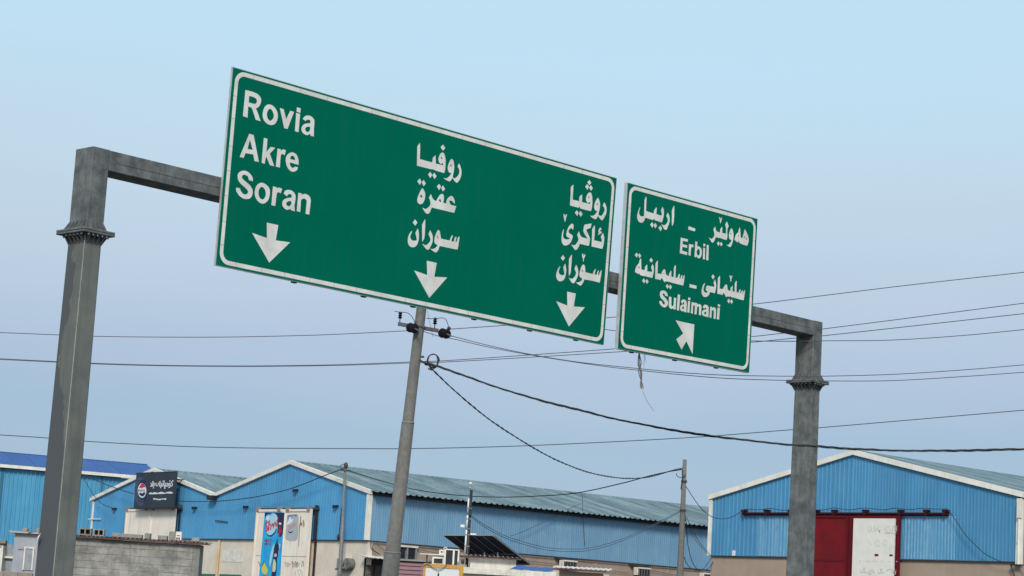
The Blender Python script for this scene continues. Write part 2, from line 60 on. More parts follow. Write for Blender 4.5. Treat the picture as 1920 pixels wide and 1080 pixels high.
 ('word',[[[624,8579],[537,8584],[530,8603],[523,8622],[513,8637],[497,8646],[477,8652],[458,8654],[438,8654],[420,8651],[405,8644],[394,8631],[388,8614],[388,8598],[395,8587],[408,8577],[431,8564],[470,8546],[520,8525],[563,8504],[593,8481],[617,8457],[633,8431],[640,8403],[639,8373],[632,8346],[622,8321],[607,8298],[585,8280],[554,8266],[517,8257],[480,8253],[442,8257],[404,8268],[370,8282],[338,8303],[311,8329],[291,8353],[284,8372],[285,8390],[286,8408],[365,8412],[371,8398],[377,8385],[387,8371],[406,8354],[430,8337],[455,8327],[480,8328],[505,8336],[524,8347],[535,8360],[540,8376],[538,8392],[529,8405],[513,8418],[489,8433],[451,8452],[405,8473],[366,8494],[340,8514],[320,8532],[307,8554],[298,8581],[294,8610],[298,8637],[311,8661],[331,8681],[355,8698],[384,8711],[417,8720],[451,8724],[483,8721],[514,8712],[543,8699],[570,8683],[594,8662],[612,8641],[620,8621],[622,8600]],[[798,8589],[832,8594],[866,8591],[899,8582],[932,8569],[963,8550],[987,8527],[1000,8498],[1005,8465],[1006,8430],[1003,8394],[994,8358],[980,8325],[956,8295],[926,8270],[896,8252],[866,8244],[835,8243],[805,8249],[774,8262],[743,8281],[718,8305],[700,8332],[687,8363],[681,8398],[682,8437],[690,8479],[706,8517],[731,8547],[764,8572]],[[823,8525],[845,8521],[870,8510],[890,8494],[904,8475],[913,8452],[918,8428],[918,8403],[913,8376],[904,8354],[890,8335],[872,8320],[853,8313],[834,8313],[814,8321],[796,8334],[782,8351],[770,8374],[763,8399],[761,8426],[765,8454],[773,8479],[786,8500],[804,8516]],[[1059,8577],[1138,8577],[1140,8556],[1157,8565],[1174,8575],[1193,8581],[1216,8580],[1240,8576],[1264,8572],[1239,8491],[1219,8496],[1200,8500],[1183,8499],[1170,8495],[1161,8485],[1154,8458],[1149,8402],[1146,8328],[1142,8254],[1056,8256]],[[1303,8500],[1312,8520],[1320,8540],[1335,8557],[1358,8569],[1387,8577],[1416,8582],[1445,8584],[1474,8581],[1501,8574],[1525,8560],[1546,8542],[1562,8520],[1570,8494],[1571,8464],[1570,8434],[1567,8405],[1561,8375],[1555,8344],[1576,8240],[1495,8247],[1480,8270],[1458,8258],[1435,8246],[1412,8239],[1386,8239],[1360,8244],[1336,8254],[1317,8269],[1300,8288],[1290,8310],[1288,8335],[1292,8361],[1305,8385],[1329,8405],[1361,8423],[1393,8437],[1423,8448],[1453,8455],[1483,8462],[1484,8477],[1484,8492],[1479,8504],[1466,8512],[1449,8517],[1431,8517],[1415,8510],[1399,8498],[1388,8487],[1382,8475],[1381,8464]],[[1480,8403],[1458,8397],[1436,8392],[1417,8384],[1398,8373],[1382,8360],[1374,8347],[1375,8333],[1384,8318],[1396,8308],[1413,8304],[1434,8306],[1452,8311],[1466,8322],[1477,8337],[1485,8353],[1486,8369],[1483,8386]],[[1622,8575],[1702,8572],[1700,8553],[1723,8564],[1747,8575],[1772,8581],[1802,8581],[1832,8577],[1859,8568],[1879,8553],[1895,8533],[1906,8511],[1911,8493],[1911,8472],[1909,8439],[1907,8383],[1903,8314],[1900,8244],[1815,8244],[1817,8314],[1820,8384],[1820,8437],[1820,8463],[1817,8472],[1811,8479],[1798,8489],[1780,8497],[1761,8499],[1739,8492],[1716,8479],[1699,8465],[1692,8447],[1693,8428],[1697,8251],[1616,8254]]]),
 ('arrow',[[[989,7944],[1240,7945],[1209,7680],[1525,7700],[1106,7283],[692,7718],[1015,7686]]]),
 ('arrow',[[[4725,7911],[4977,7913],[4937,7653],[5261,7692],[4847,7254],[4429,7687],[4759,7655]]]),
 ('arrow',[[[8483,7928],[8733,7928],[8697,7669],[9015,7702],[8588,7265],[8192,7698],[8513,7660]]]),
]
TEXT2=[
 ('word',[[[11552,10173],[11562,10163],[11573,9968],[11564,9827],[11532,9752],[11509,9760],[11488,10059],[11517,10122]],[[11365,9996],[11381,9980],[11397,9964],[11410,9947],[11421,9928],[11428,9907],[11434,9886],[11437,9863],[11437,9838],[11433,9812],[11423,9783],[11410,9753],[11395,9724],[11381,9694],[11365,9664],[11351,9642],[11333,9630],[11314,9630],[11299,9631],[11283,9636],[11263,9647],[11236,9669],[11206,9696],[11176,9724],[11195,9721],[11214,9717],[11233,9715],[11249,9714],[11265,9715],[11282,9720],[11303,9731],[11324,9746],[11342,9763],[11357,9784],[11368,9806],[11375,9826],[11376,9841],[11373,9852],[11366,9865],[11353,9881],[11337,9899],[11321,9916]],[[11190,10082],[11204,10068],[11217,10054],[11228,10036],[11236,10012],[11242,9984],[11246,9958],[11246,9935],[11243,9913],[11238,9891],[11233,9868],[11226,9845],[11218,9823],[11212,9802],[11205,9782],[11198,9762],[11173,9759],[10967,9768],[10946,9802],[10918,9759],[10695,9765],[10671,9761],[10661,9738],[10651,9715],[10639,9695],[10625,9678],[10610,9664],[10593,9653],[10576,9646],[10558,9642],[10539,9641],[10520,9642],[10501,9645],[10483,9651],[10466,9662],[10450,9676],[10438,9691],[10429,9707],[10424,9725],[10421,9744],[10423,9768],[10427,9793],[10434,9819],[10443,9846],[10454,9873],[10465,9897],[10475,9917],[10486,9935],[10497,9953],[10501,9932],[10493,9913],[10485,9894],[10479,9875],[10475,9856],[10475,9836],[10477,9819],[10483,9805],[10492,9793],[10504,9783],[10520,9776],[10539,9770],[10560,9769],[10583,9775],[10607,9785],[10632,9794],[10630,9895],[10625,10039],[10622,10116],[10663,10196],[10682,10183],[10683,10010],[10684,9913],[10722,9903],[10927,9894],[10930,9958],[10996,10039],[11013,10021],[11009,9899],[11169,9895],[11174,9909],[11179,9922],[11179,9938],[11171,9956],[11159,9977],[11147,9997]],[[10891,9714],[10944,9664],[10908,9601],[10833,9650]],[[10986,9716],[11049,9664],[10996,9603],[10948,9661]],[[11150,9690],[11211,9642],[11166,9576],[11096,9629]]]),
 ('word',[[[12913,9985],[12918,9970],[12923,9955],[12930,9940],[12937,9926],[12946,9912],[12956,9901],[12969,9891],[12991,9885],[13018,9883],[13051,9883],[13084,9883],[13085,9956],[13145,10018],[13152,9994],[13154,9888],[13282,9888],[13281,9994],[13245,10084],[13293,10159],[13364,10068],[13327,10010],[13326,9980],[13324,9951],[13325,9921],[13329,9892],[13334,9862],[13335,9835],[13329,9809],[13319,9785],[13309,9760],[13110,9766],[13086,9784],[13075,9764],[12942,9759],[12937,9741],[12931,9723],[12923,9705],[12911,9684],[12896,9663],[12881,9647],[12868,9636],[12855,9629],[12842,9627],[12830,9629],[12817,9635],[12800,9647],[12775,9667],[12745,9692],[12715,9717],[12735,9711],[12755,9705],[12773,9701],[12789,9700],[12804,9700],[12819,9705],[12838,9716],[12857,9732],[12874,9748],[12886,9763],[12894,9779],[12899,9796],[12900,9812],[12896,9828],[12890,9845],[12880,9865],[12867,9887],[12853,9908]],[[13030,10201],[13060,10202],[13086,10159],[13109,10201],[13130,10203],[13108,10133],[13088,10077],[13073,10083],[13061,10132]],[[13040,9690],[13089,9653],[13053,9592],[12995,9637]],[[13133,9693],[13188,9651],[13139,9596],[13095,9647]],[[13462,10040],[13476,10033],[13490,10020],[13504,10004],[13515,9986],[13524,9965],[13531,9942],[13537,9917],[13540,9890],[13540,9863],[13538,9835],[13532,9807],[13525,9779],[13516,9751],[13506,9725],[13495,9700],[13483,9677],[13471,9657],[13458,9642],[13445,9635],[13431,9633],[13417,9634],[13403,9636],[13387,9640],[13370,9646],[13349,9651],[13326,9657],[13304,9664],[13326,9664],[13347,9665],[13368,9670],[13387,9680],[13406,9694],[13424,9710],[13442,9730],[13459,9751],[13473,9770],[13482,9786],[13488,9798],[13473,9794],[13457,9791],[13442,9790],[13426,9795],[13411,9804],[13399,9816],[13391,9832],[13385,9852],[13383,9872],[13385,9894],[13389,9917],[13396,9941],[13407,9967],[13420,9993],[13432,10014],[13447,10033]],[[13427,9913],[13449,9939],[13478,9915],[13458,9901]],[[13736,10111],[13756,10070],[13772,9969],[13792,9888],[13837,9892],[13858,9940],[13888,10019],[13896,10073],[13918,10099],[13941,10077],[13963,10056],[13983,10036],[14000,10018],[14015,10002],[14028,9984],[14041,9963],[14053,9939],[14060,9915],[14063,9891],[14061,9865],[14056,9840],[14046,9813],[14032,9786],[14019,9767],[14004,9758],[13989,9758],[13846,9763],[13744,9776],[13735,9815],[13723,9817],[13702,9776],[13654,9786],[13579,9814],[13584,9836],[13588,9858],[13595,9879],[13605,9902],[13617,9924],[13632,9945],[13650,9962],[13672,9977],[13694,9993],[13702,10039]],[[13715,9945],[13717,9909],[13675,9912]],[[13905,9949],[13932,9930],[13914,9906],[13883,9922]],[[13984,9928],[14003,9905],[13987,9879],[13968,9899]]]),
 ('dash',[[[12051,9835],[12266,9820],[12261,9764],[12034,9763]]]),
 ('word',[[[10460,9020],[10508,8984],[10473,8918],[10409,8963]],[[10546,9020],[10606,8974],[10557,8920],[10511,8972]],[[10914,8990],[10973,8946],[10924,8889],[10862,8931]],[[10719,8540],[10772,8495],[10733,8438],[10671,8488]],[[10813,8541],[10872,8498],[10824,8441],[10776,8490]],[[11459,8543],[11510,8497],[11474,8442],[11409,8486]],[[11546,8545],[11603,8501],[11559,8442],[11513,8489]],[[10589,8925],[10610,8916],[10622,8798],[10631,8702],[10739,8711],[10738,8775],[10791,8830],[10809,8820],[10811,8697],[10955,8707],[10957,8722],[10959,8736],[10958,8751],[10949,8765],[10937,8778],[10925,8792],[10968,8872],[10982,8855],[10995,8838],[11005,8818],[11012,8795],[11016,8769],[11018,8743],[11015,8717],[11010,8690],[11004,8664],[10997,8638],[10990,8613],[10983,8588],[10768,8588],[10753,8603],[10729,8582],[10599,8587],[10586,8623],[10562,8598],[10441,8621],[10443,8642],[10444,8664],[10449,8685],[10457,8707],[10468,8728],[10483,8750],[10502,8773],[10525,8797],[10549,8820],[10558,8865]],[[10566,8764],[10575,8723],[10531,8717]],[[11113,8968],[11127,8949],[11136,8706],[11264,8714],[11266,8728],[11268,8743],[11274,8759],[11287,8780],[11305,8802],[11322,8818],[11339,8824],[11356,8823],[11369,8817],[11376,8804],[11380,8786],[11386,8768],[11393,8751],[11402,8734],[11416,8721],[11439,8714],[11468,8711],[11497,8708],[11496,8760],[11555,8834],[11569,8815],[11570,8711],[11644,8710],[11645,8792],[11641,8904],[11672,8963],[11700,8948],[11699,8836],[11708,8712],[11771,8713],[11781,8762],[11822,8810],[11839,8797],[11832,8714],[11866,8715],[11872,8759],[11907,8799],[11921,8789],[11916,8714],[11933,8715],[11950,8763],[11974,8810],[11991,8796],[11983,8690],[11963,8587],[11828,8588],[11673,8589],[11640,8586],[11526,8592],[11492,8595],[11386,8583],[11377,8562],[11347,8573],[11304,8617],[11266,8633],[11243,8589],[11069,8584],[11067,8637],[11065,8690],[11064,8742],[11062,8793],[11060,8844],[11059,8895]],[[11309,8734],[11345,8740],[11347,8719]]]),
 ('dash',[[[12164,8648],[12390,8650],[12391,8585],[12160,8582]]]),
 ('word',[[[12911,8971],[12969,8929],[12921,8865],[12863,8916]],[[12666,8753],[12661,8732],[12652,8711],[12642,8691],[12635,8670],[12628,8647],[12623,8623],[12622,8603],[12628,8587],[12639,8574],[12653,8564],[12672,8558],[12695,8556],[12717,8556],[12736,8560],[12754,8568],[12773,8575],[12690,8613],[12708,8681],[12735,8708],[12970,8715],[12973,8732],[12973,8751],[12965,8767],[12952,8784],[12940,8801],[12981,8873],[12993,8857],[13004,8841],[13014,8823],[13022,8802],[13030,8778],[13034,8754],[13033,8730],[13029,8706],[13024,8679],[13017,8650],[13008,8619],[12999,8588],[12967,8587],[12831,8588],[12829,8575],[12826,8561],[12820,8547],[12810,8530],[12795,8512],[12778,8497],[12758,8484],[12736,8473],[12712,8465],[12685,8460],[12657,8457],[12632,8460],[12611,8470],[12593,8486],[12578,8502],[12568,8519],[12562,8537],[12559,8557],[12561,8581],[12567,8606],[12575,8632],[12582,8656],[12591,8679],[12604,8701],[12622,8720],[12644,8736]],[[13131,8973],[13149,8961],[13153,8823],[13153,8707],[13265,8717],[13271,8729],[13276,8742],[13285,8756],[13299,8776],[13317,8798],[13334,8815],[13350,8825],[13366,8829],[13379,8829],[13393,8821],[13402,8804],[13406,8786],[13408,8765],[13414,8747],[13426,8733],[13441,8721],[13457,8714],[13476,8711],[13496,8713],[13516,8715],[13512,8777],[13576,8838],[13585,8818],[13584,8718],[13657,8719],[13651,8887],[13690,8960],[13714,8952],[13713,8837],[13725,8722],[13793,8717],[13805,8763],[13842,8806],[13853,8786],[13846,8718],[13876,8717],[13890,8762],[13929,8797],[13937,8769],[13929,8713],[13953,8716],[13961,8765],[13994,8807],[14005,8794],[13991,8674],[13979,8591],[13926,8585],[13689,8588],[13665,8592],[13548,8588],[13529,8611],[13501,8589],[13402,8581],[13392,8561],[13362,8578],[13312,8629],[13276,8638],[13262,8591],[13082,8590],[13082,8654],[13081,8717],[13081,8776],[13081,8825],[13080,8869],[13080,8914]],[[13327,8737],[13356,8742],[13363,8721]],[[13464,9041],[13493,9042],[13518,8998],[13535,9041],[13562,9041],[13533,8974],[13524,8911],[13502,8915],[13493,8964]],[[13471,8547],[13519,8503],[13482,8443],[13420,8489]],[[13560,8546],[13615,8503],[13570,8449],[13524,8497]]]),
 ('word',[[[11812,9557],[12044,9559],[12040,9506],[11880,9499],[11879,9430],[12030,9431],[12029,9377],[11878,9376],[11878,9295],[12044,9291],[12039,9231],[11805,9231]],[[12087,9469],[12155,9470],[12156,9456],[12169,9469],[12184,9479],[12200,9478],[12218,9473],[12236,9468],[12223,9418],[12205,9422],[12189,9422],[12173,9419],[12160,9395],[12156,9352],[12155,9294],[12154,9236],[12086,9235]],[[12284,9557],[12352,9560],[12352,9460],[12366,9466],[12379,9472],[12394,9474],[12413,9474],[12433,9470],[12452,9463],[12470,9451],[12487,9436],[12500,9420],[12508,9403],[12513,9385],[12514,9364],[12512,9340],[12507,9314],[12498,9289],[12484,9267],[12465,9246],[12446,9231],[12426,9226],[12407,9227],[12389,9231],[12374,9239],[12360,9250],[12347,9261],[12341,9236],[12281,9235]],[[12392,9420],[12407,9419],[12422,9412],[12433,9402],[12441,9390],[12446,9376],[12448,9361],[12448,9343],[12445,9324],[12440,9309],[12429,9293],[12413,9284],[12401,9282],[12386,9282],[12374,9287],[12364,9296],[12356,9308],[12351,9323],[12347,9338],[12346,9356],[12350,9373],[12361,9391],[12377,9409]],[[12553,9558],[12616,9559],[12611,9504],[12549,9502]],[[12548,9472],[12617,9472],[12622,9236],[12557,9234]],[[12665,9553],[12729,9553],[12737,9234],[12664,9233]]]),
 ('word',[[[11493,8293],[11406,8291],[11398,8309],[11386,8323],[11372,8329],[11355,8332],[11342,8331],[11329,8318],[11327,8300],[11334,8291],[11349,8282],[11368,8271],[11397,8256],[11431,8239],[11459,8221],[11479,8205],[11494,8189],[11502,8171],[11505,8150],[11501,8127],[11490,8106],[11471,8086],[11445,8067],[11417,8055],[11388,8051],[11358,8054],[11329,8061],[11300,8072],[11271,8088],[11250,8105],[11240,8123],[11237,8143],[11234,8163],[11315,8164],[11321,8150],[11327,8136],[11335,8125],[11349,8117],[11365,8111],[11380,8110],[11394,8115],[11406,8125],[11411,8136],[11406,8150],[11393,8165],[11375,8180],[11347,8194],[11313,8208],[11284,8223],[11264,8240],[11250,8259],[11241,8280],[11239,8304],[11242,8330],[11253,8352],[11272,8369],[11299,8381],[11327,8389],[11356,8392],[11387,8390],[11414,8384],[11437,8374],[11457,8359],[11472,8343],[11482,8327],[11488,8310]],[[11531,8296],[11608,8293],[11609,8248],[11611,8203],[11613,8166],[11615,8143],[11618,8128],[11625,8119],[11640,8115],[11660,8118],[11675,8126],[11682,8140],[11684,8159],[11687,8178],[11685,8298],[11762,8295],[11753,8060],[11680,8060],[11675,8074],[11655,8065],[11635,8056],[11614,8053],[11590,8059],[11565,8070],[11546,8086],[11536,8103],[11532,8125],[11530,8154],[11529,8196],[11530,8246]],[[11804,8383],[11878,8377],[11864,8055],[11791,8058]],[[11917,8240],[11923,8256],[11930,8271],[11941,8284],[11959,8294],[11982,8302],[12006,8307],[12030,8306],[12054,8301],[12074,8293],[12087,8278],[12095,8260],[12100,8239],[12102,8217],[12101,8193],[12101,8168],[12102,8054],[12024,8054],[12018,8073],[12002,8066],[11986,8059],[11968,8056],[11947,8058],[11924,8064],[11907,8075],[11897,8093],[11893,8116],[11896,8138],[11907,8157],[11926,8174],[11948,8188],[11971,8197],[11998,8202],[12024,8207],[12021,8226],[12015,8241],[11996,8248],[11977,8247],[11970,8234],[11968,8220],[11965,8211],[11964,8205]],[[12016,8167],[12000,8163],[11984,8158],[11972,8152],[11964,8136],[11964,8119],[11973,8107],[11987,8101],[11998,8106],[12011,8116],[12019,8127],[12020,8146]],[[12146,8372],[12214,8368],[12206,8320],[12139,8320]],[[12140,8300],[12208,8298],[12198,8061],[12131,8061]],[[12258,8292],[12332,8291],[12333,8274],[12352,8283],[12370,8292],[12388,8297],[12409,8295],[12430,8290],[12446,8284],[12455,8276],[12458,8267],[12476,8275],[12495,8283],[12513,8287],[12534,8284],[12556,8278],[12572,8267],[12579,8254],[12580,8238],[12580,8210],[12579,8167],[12577,8113],[12575,8059],[12507,8063],[12508,8113],[12509,8162],[12508,8200],[12504,8226],[12494,8234],[12481,8234],[12463,8228],[12450,8220],[12444,8208],[12442,8183],[12439,8147],[12436,8102],[12432,8057],[12365,8057],[12367,8111],[12368,8166],[12367,8208],[12359,8235],[12347,8240],[12330,8235],[12315,8221],[12311,8210],[12310,8185],[12310,8150],[12310,8104],[12311,8059],[12243,8060]],[[12624,8238],[12638,8260],[12653,8281],[12672,8296],[12697,8303],[12725,8304],[12751,8301],[12774,8296],[12795,8287],[12810,8273],[12818,8253],[12820,8228],[12822,8203],[12826,8059],[12741,8058],[12733,8072],[12715,8066],[12697,8060],[12677,8059],[12653,8066],[12628,8078],[12611,8093],[12605,8111],[12606,8131],[12614,8151],[12631,8168],[12655,8184],[12679,8196],[12700,8201],[12720,8202],[12740,8202],[12741,8221],[12738,8237],[12719,8243],[12698,8242],[12687,8230],[12678,8213]],[[12738,8162],[12722,8158],[12707,8154],[12694,8148],[12681,8133],[12678,8117],[12686,8103],[12702,8096],[12716,8100],[12731,8108],[12741,8119],[12744,8132],[12741,8147]],[[12867,8289],[12936,8289],[12937,8266],[12956,8277],[12974,8288],[12993,8293],[13014,8291],[13035,8284],[13052,8273],[13061,8263],[13065,8251],[13067,8224],[13067,8178],[13065,8117],[13062,8057],[12993,8055],[12994,8107],[12994,8159],[12992,8199],[12986,8224],[12974,8228],[12960,8227],[12942,8220],[12930,8212],[12925,8199],[12925,8175],[12925,8142],[12924,8100],[12924,8059],[12855,8061]],[[13118,8377],[13195,8374],[13187,8329],[13117,8331]],[[13114,8307],[13188,8308],[13178,8059],[13101,8059]]]),
 ('arrow',[[[11773,7843],[12376,7844],[12364,7228],[12145,7469],[12003,7276],[11823,7461],[12034,7610]]]),
]
TEXT3=[
 ('title',[[[15622,7398],[15336,7428],[15340,7365],[15501,7291],[15394,7192],[15455,7158],[15515,7123],[15573,7097],[15625,7084],[15673,7079],[15722,7074],[15583,7160],[16043,7201],[16050,7178],[16056,7155],[16066,7132],[16083,7109],[16104,7085],[16125,7062],[16178,7168],[17476,7187],[17488,7258],[17342,7238],[17491,7399],[17424,7427],[17285,7237],[17213,7236],[17229,7413],[17101,7411],[17082,7216],[16819,7213],[16864,7217],[16910,7222],[16943,7232],[16958,7250],[16961,7273],[16953,7292],[16932,7302],[16902,7307],[16871,7312],[16825,7248],[16716,7229],[16694,7309],[16602,7308],[16588,7227],[16489,7225],[16504,7437],[16398,7435],[16378,7231],[16293,7230],[16270,7303],[16179,7301],[16168,7238],[16132,7264],[16097,7290],[16061,7307],[16021,7308],[15982,7300],[15953,7288],[15938,7271],[15933,7249],[15929,7228],[15886,7234],[15844,7239],[15807,7250],[15779,7274],[15757,7303],[15735,7319],[15706,7313],[15677,7295],[15657,7273],[15652,7249],[15655,7223],[15658,7196],[15525,7229],[15609,7317]],[[16524,7138],[16453,7137],[16446,7095],[16517,7096]],[[17055,7138],[16983,7137],[16976,7095],[17047,7096]],[[15902,7402],[15818,7401],[15836,7345],[15892,7346]],[[16017,7043],[15912,7042],[15959,6990]]]),
 ('subtitle',[[[17575,6841],[17369,6895],[17220,6858],[17015,6905],[16723,6852],[16380,6911],[16020,6851],[15748,6897],[15472,6907],[15270,6860],[15278,6821],[15525,6810],[15806,6828],[16222,6804],[16645,6809],[17068,6800],[17497,6805]]]),
 ('phone',[[[17093,6610],[16895,6615],[16869,6544],[17081,6539]],[[16848,6586],[16679,6592],[16653,6521],[16838,6530]],[[16633,6570],[16360,6582],[16348,6511],[16623,6514]],[[16312,6588],[16152,6594],[16142,6538],[16303,6532]],[[16103,6593],[15838,6598],[15867,6521],[16092,6530]]]),
]
W_conductor_left=[[-51.404,48.0,6.604],[-11.412,48.0,7.374],[-10.215,48.0,7.397],[-9.281,48.0,7.416],[-7.824,48.0,7.485],[-6.391,48.0,7.571],[-5.676,48.0,7.625],[-4.244,48.0,7.747],[-3.053,48.0,7.873],[-2.266,48.0,7.962]]
W_conductor_right=[[-1.306,47.832,8.033],[-0.188,47.554,8.139],[2.243,46.947,8.384],[5.269,46.193,8.749],[6.725,45.83,8.968],[8.423,45.407,9.224],[10.785,44.818,9.552],[54.058,34.029,15.56]]
W_telecom_upper=[[-51.827,50.0,6.66],[-11.829,50.0,7.006],[-10.645,50.0,7.016],[-9.649,50.0,7.029],[-8.094,50.0,7.075],[-6.356,50.0,7.162],[-5.363,50.0,7.227],[-3.874,50.0,7.341],[-2.2,50.0,7.504],[-1.512,49.84,7.55],[0.58,49.16,7.733],[2.56,48.5,7.915],[5.414,47.516,8.222],[5.98,47.316,8.294],[6.921,46.98,8.412],[10.959,45.48,9.0],[52.756,29.955,15.081]]
W_telecom_lower=[[-51.872,50.2,6.579],[-11.874,50.2,7.009],[-10.686,50.2,7.022],[-9.686,50.2,7.035],[-8.126,50.2,7.083],[-6.38,50.2,7.17],[-5.383,50.2,7.234],[-3.888,50.2,7.346],[-2.207,50.2,7.503],[-1.517,50.04,7.543],[0.586,49.36,7.703],[2.812,48.62,7.884],[5.419,47.724,8.121],[6.327,47.404,8.225],[6.939,47.186,8.286],[11.012,45.68,8.806],[52.92,30.185,14.158]]
W_sag_upper=[[-1.909,47.99,8.76],[0.032,47.717,8.471],[2.15,47.42,8.17],[2.398,47.385,8.15],[3.949,47.167,8.064],[5.321,46.974,8.048],[6.255,46.843,8.077],[6.88,46.755,8.112],[8.333,46.551,8.188],[9.858,46.337,8.352],[11.135,46.157,8.532],[55.267,39.955,14.769]]
W_sag_middle=[[-1.303,47.905,7.89],[-0.4,47.778,7.698],[0.548,47.645,7.54],[1.588,47.499,7.416],[2.932,47.31,7.327],[3.828,47.184,7.279],[4.809,47.046,7.263],[6.21,46.849,7.301],[6.907,46.751,7.332],[8.356,46.548,7.434],[9.876,46.334,7.597],[11.15,46.155,7.763],[55.345,39.944,13.527]]
W_sag_lower=[[-1.942,47.994,7.969],[-1.591,47.942,7.873],[-1.299,47.898,7.83],[-0.398,47.764,7.661],[0.707,47.599,7.502],[2.108,47.389,7.345],[2.966,47.261,7.282],[3.826,47.133,7.226],[4.806,46.986,7.186],[6.117,46.79,7.196],[6.962,46.664,7.221],[8.344,46.457,7.286],[9.858,46.231,7.439],[11.127,46.041,7.586],[55.346,39.433,12.683]]
W_far_line=[[-54.923,64.0,6.408],[-14.923,64.0,6.275],[-13.654,64.0,6.27],[-12.302,64.0,6.239],[-10.953,64.0,6.24],[-9.21,64.0,6.264],[-7.311,64.0,6.336],[-4.781,64.0,6.47],[-2.567,64.0,6.601],[0.768,64.0,6.886],[5.654,64.0,7.422],[8.504,64.0,7.814],[9.391,64.0,7.931],[15.491,64.0,8.82],[55.072,64.0,14.593]]
W_bundle_thick=[[-1.735,47.921,7.222],[-1.557,47.863,7.182],[-0.927,47.658,6.975],[-0.204,47.423,6.741],[0.73,47.12,6.483],[1.528,46.861,6.304],[2.405,46.576,6.107],[3.148,46.334,5.981],[4.002,46.057,5.849],[5.314,45.631,5.719],[6.017,45.402,5.666],[6.625,45.204,5.647],[7.23,45.008,5.619],[8.252,44.676,5.612],[9.255,44.35,5.644],[10.643,43.899,5.719],[53.384,30.012,8.03]]
W_bundle_droop=[[-1.778,48.122,7.232],[-1.698,48.407,7.174],[-1.305,49.802,6.958],[-0.819,51.53,6.734],[-0.321,53.301,6.546],[0.362,55.727,6.372],[1.022,58.074,6.241],[1.643,60.282,6.171],[2.604,63.695,6.171],[3.667,67.475,6.335],[4.42,70.15,6.55],[5.109,72.601,6.825],[6.047,75.934,7.327],[6.514,77.592,7.545]]
W_cable_middle=[[-6.534,90.707,7.659],[-5.114,89.336,7.246],[-4.33,88.579,7.036],[-3.568,87.843,6.853],[-2.412,86.728,6.672],[-1.351,85.703,6.575],[-0.163,84.556,6.526],[1.203,83.238,6.555],[2.874,81.625,6.684],[4.555,80.002,7.057],[5.361,79.224,7.288],[6.028,78.58,7.448],[6.563,78.063,7.54]]
W_cable_left=[[-6.561,90.752,7.683],[-6.787,91.038,7.668],[-7.327,91.723,7.504],[-9.051,93.907,6.939],[-10.465,95.699,6.653],[-11.671,97.228,6.506],[-13.273,99.257,6.423],[-15.172,101.664,6.49],[-17.685,104.848,6.856],[-19.477,107.119,7.343],[-21.07,109.137,7.887]]
W_cable_corner=[[-21.067,109.133,7.86],[-20.89,108.909,7.559],[-20.284,108.141,6.864],[-19.625,107.306,6.39],[-18.834,106.304,6.145]]
W_drop_rail=[[6.616,77.975,7.054],[6.707,78.162,6.956],[7.149,79.071,6.517],[7.558,79.915,6.197],[8.009,80.844,6.038],[8.461,81.776,6.045],[8.914,82.707,6.191],[9.524,83.965,6.573]]
W_drop_taut=[[6.593,77.86,6.084],[6.763,78.529,5.948],[7.539,81.591,5.217],[8.414,85.04,4.761]]
W_drop_taut_b=[[6.6,77.886,5.99],[6.777,78.585,5.747],[7.482,81.364,5.125],[8.347,84.777,4.728]]
W_drop_loop=[[6.602,77.897,5.952],[6.809,78.713,5.794],[7.006,79.49,4.887],[7.327,80.753,4.289],[7.755,82.444,4.094],[8.105,83.825,4.293],[8.465,85.242,4.729]]
W_drop_loop_b=[[6.65,78.086,4.852],[6.796,78.661,4.459],[7.058,79.694,4.157],[7.47,81.317,4.048],[7.983,83.343,4.13],[8.409,85.023,4.344],[8.658,86.004,4.786]]
W_lamp_cable=[[-0.838,61.878,4.663],[-0.75,62.067,4.605],[-0.419,62.783,4.426],[0.115,63.934,4.221],[0.656,65.103,4.11],[1.527,66.983,4.023],[2.329,68.715,4.083],[2.94,70.035,4.191],[4.017,72.362,4.594],[5.147,74.801,5.199],[6.523,77.772,6.022]]
W_lamp_cable_b=[[-0.836,61.882,4.633],[-0.748,62.072,4.564],[-0.415,62.791,4.365],[0.118,63.942,4.159],[0.66,65.112,4.04],[1.531,66.992,3.95],[2.333,68.725,4.008],[2.945,70.045,4.115],[4.021,72.37,4.523],[5.15,74.808,5.144],[6.525,77.776,5.984]]
W_facade_cable=[[15.998,76.944,6.551],[16.206,76.717,6.23],[16.461,76.438,5.77],[16.782,76.089,5.355],[17.097,75.745,5.024],[17.556,75.244,4.769],[17.916,74.851,4.758]]
W_rail_cable=[[9.537,83.995,6.588],[9.703,83.814,6.596],[10.015,83.474,6.568],[10.304,83.158,6.609],[10.466,82.981,6.619],[10.737,82.686,6.564],[11.234,82.143,6.558],[11.933,81.38,6.564],[12.244,81.041,6.572],[12.499,80.763,6.642],[12.959,80.261,6.569],[13.492,79.678,6.636],[14.038,79.083,6.569],[14.444,78.64,6.631],[14.848,78.2,6.579],[15.244,77.766,6.627],[15.639,77.336,6.598],[15.997,76.945,6.608]]
W_branch_cable=[[0.569,94.387,5.46],[0.982,94.713,5.637],[1.557,95.167,5.948],[2.137,95.625,6.285],[2.651,96.03,6.618],[3.194,96.459,6.957],[3.673,96.837,7.197]]
W_wall_rod=[[3.692,97.018,7.663],[3.8,97.103,6.598],[3.93,97.205,5.37]]
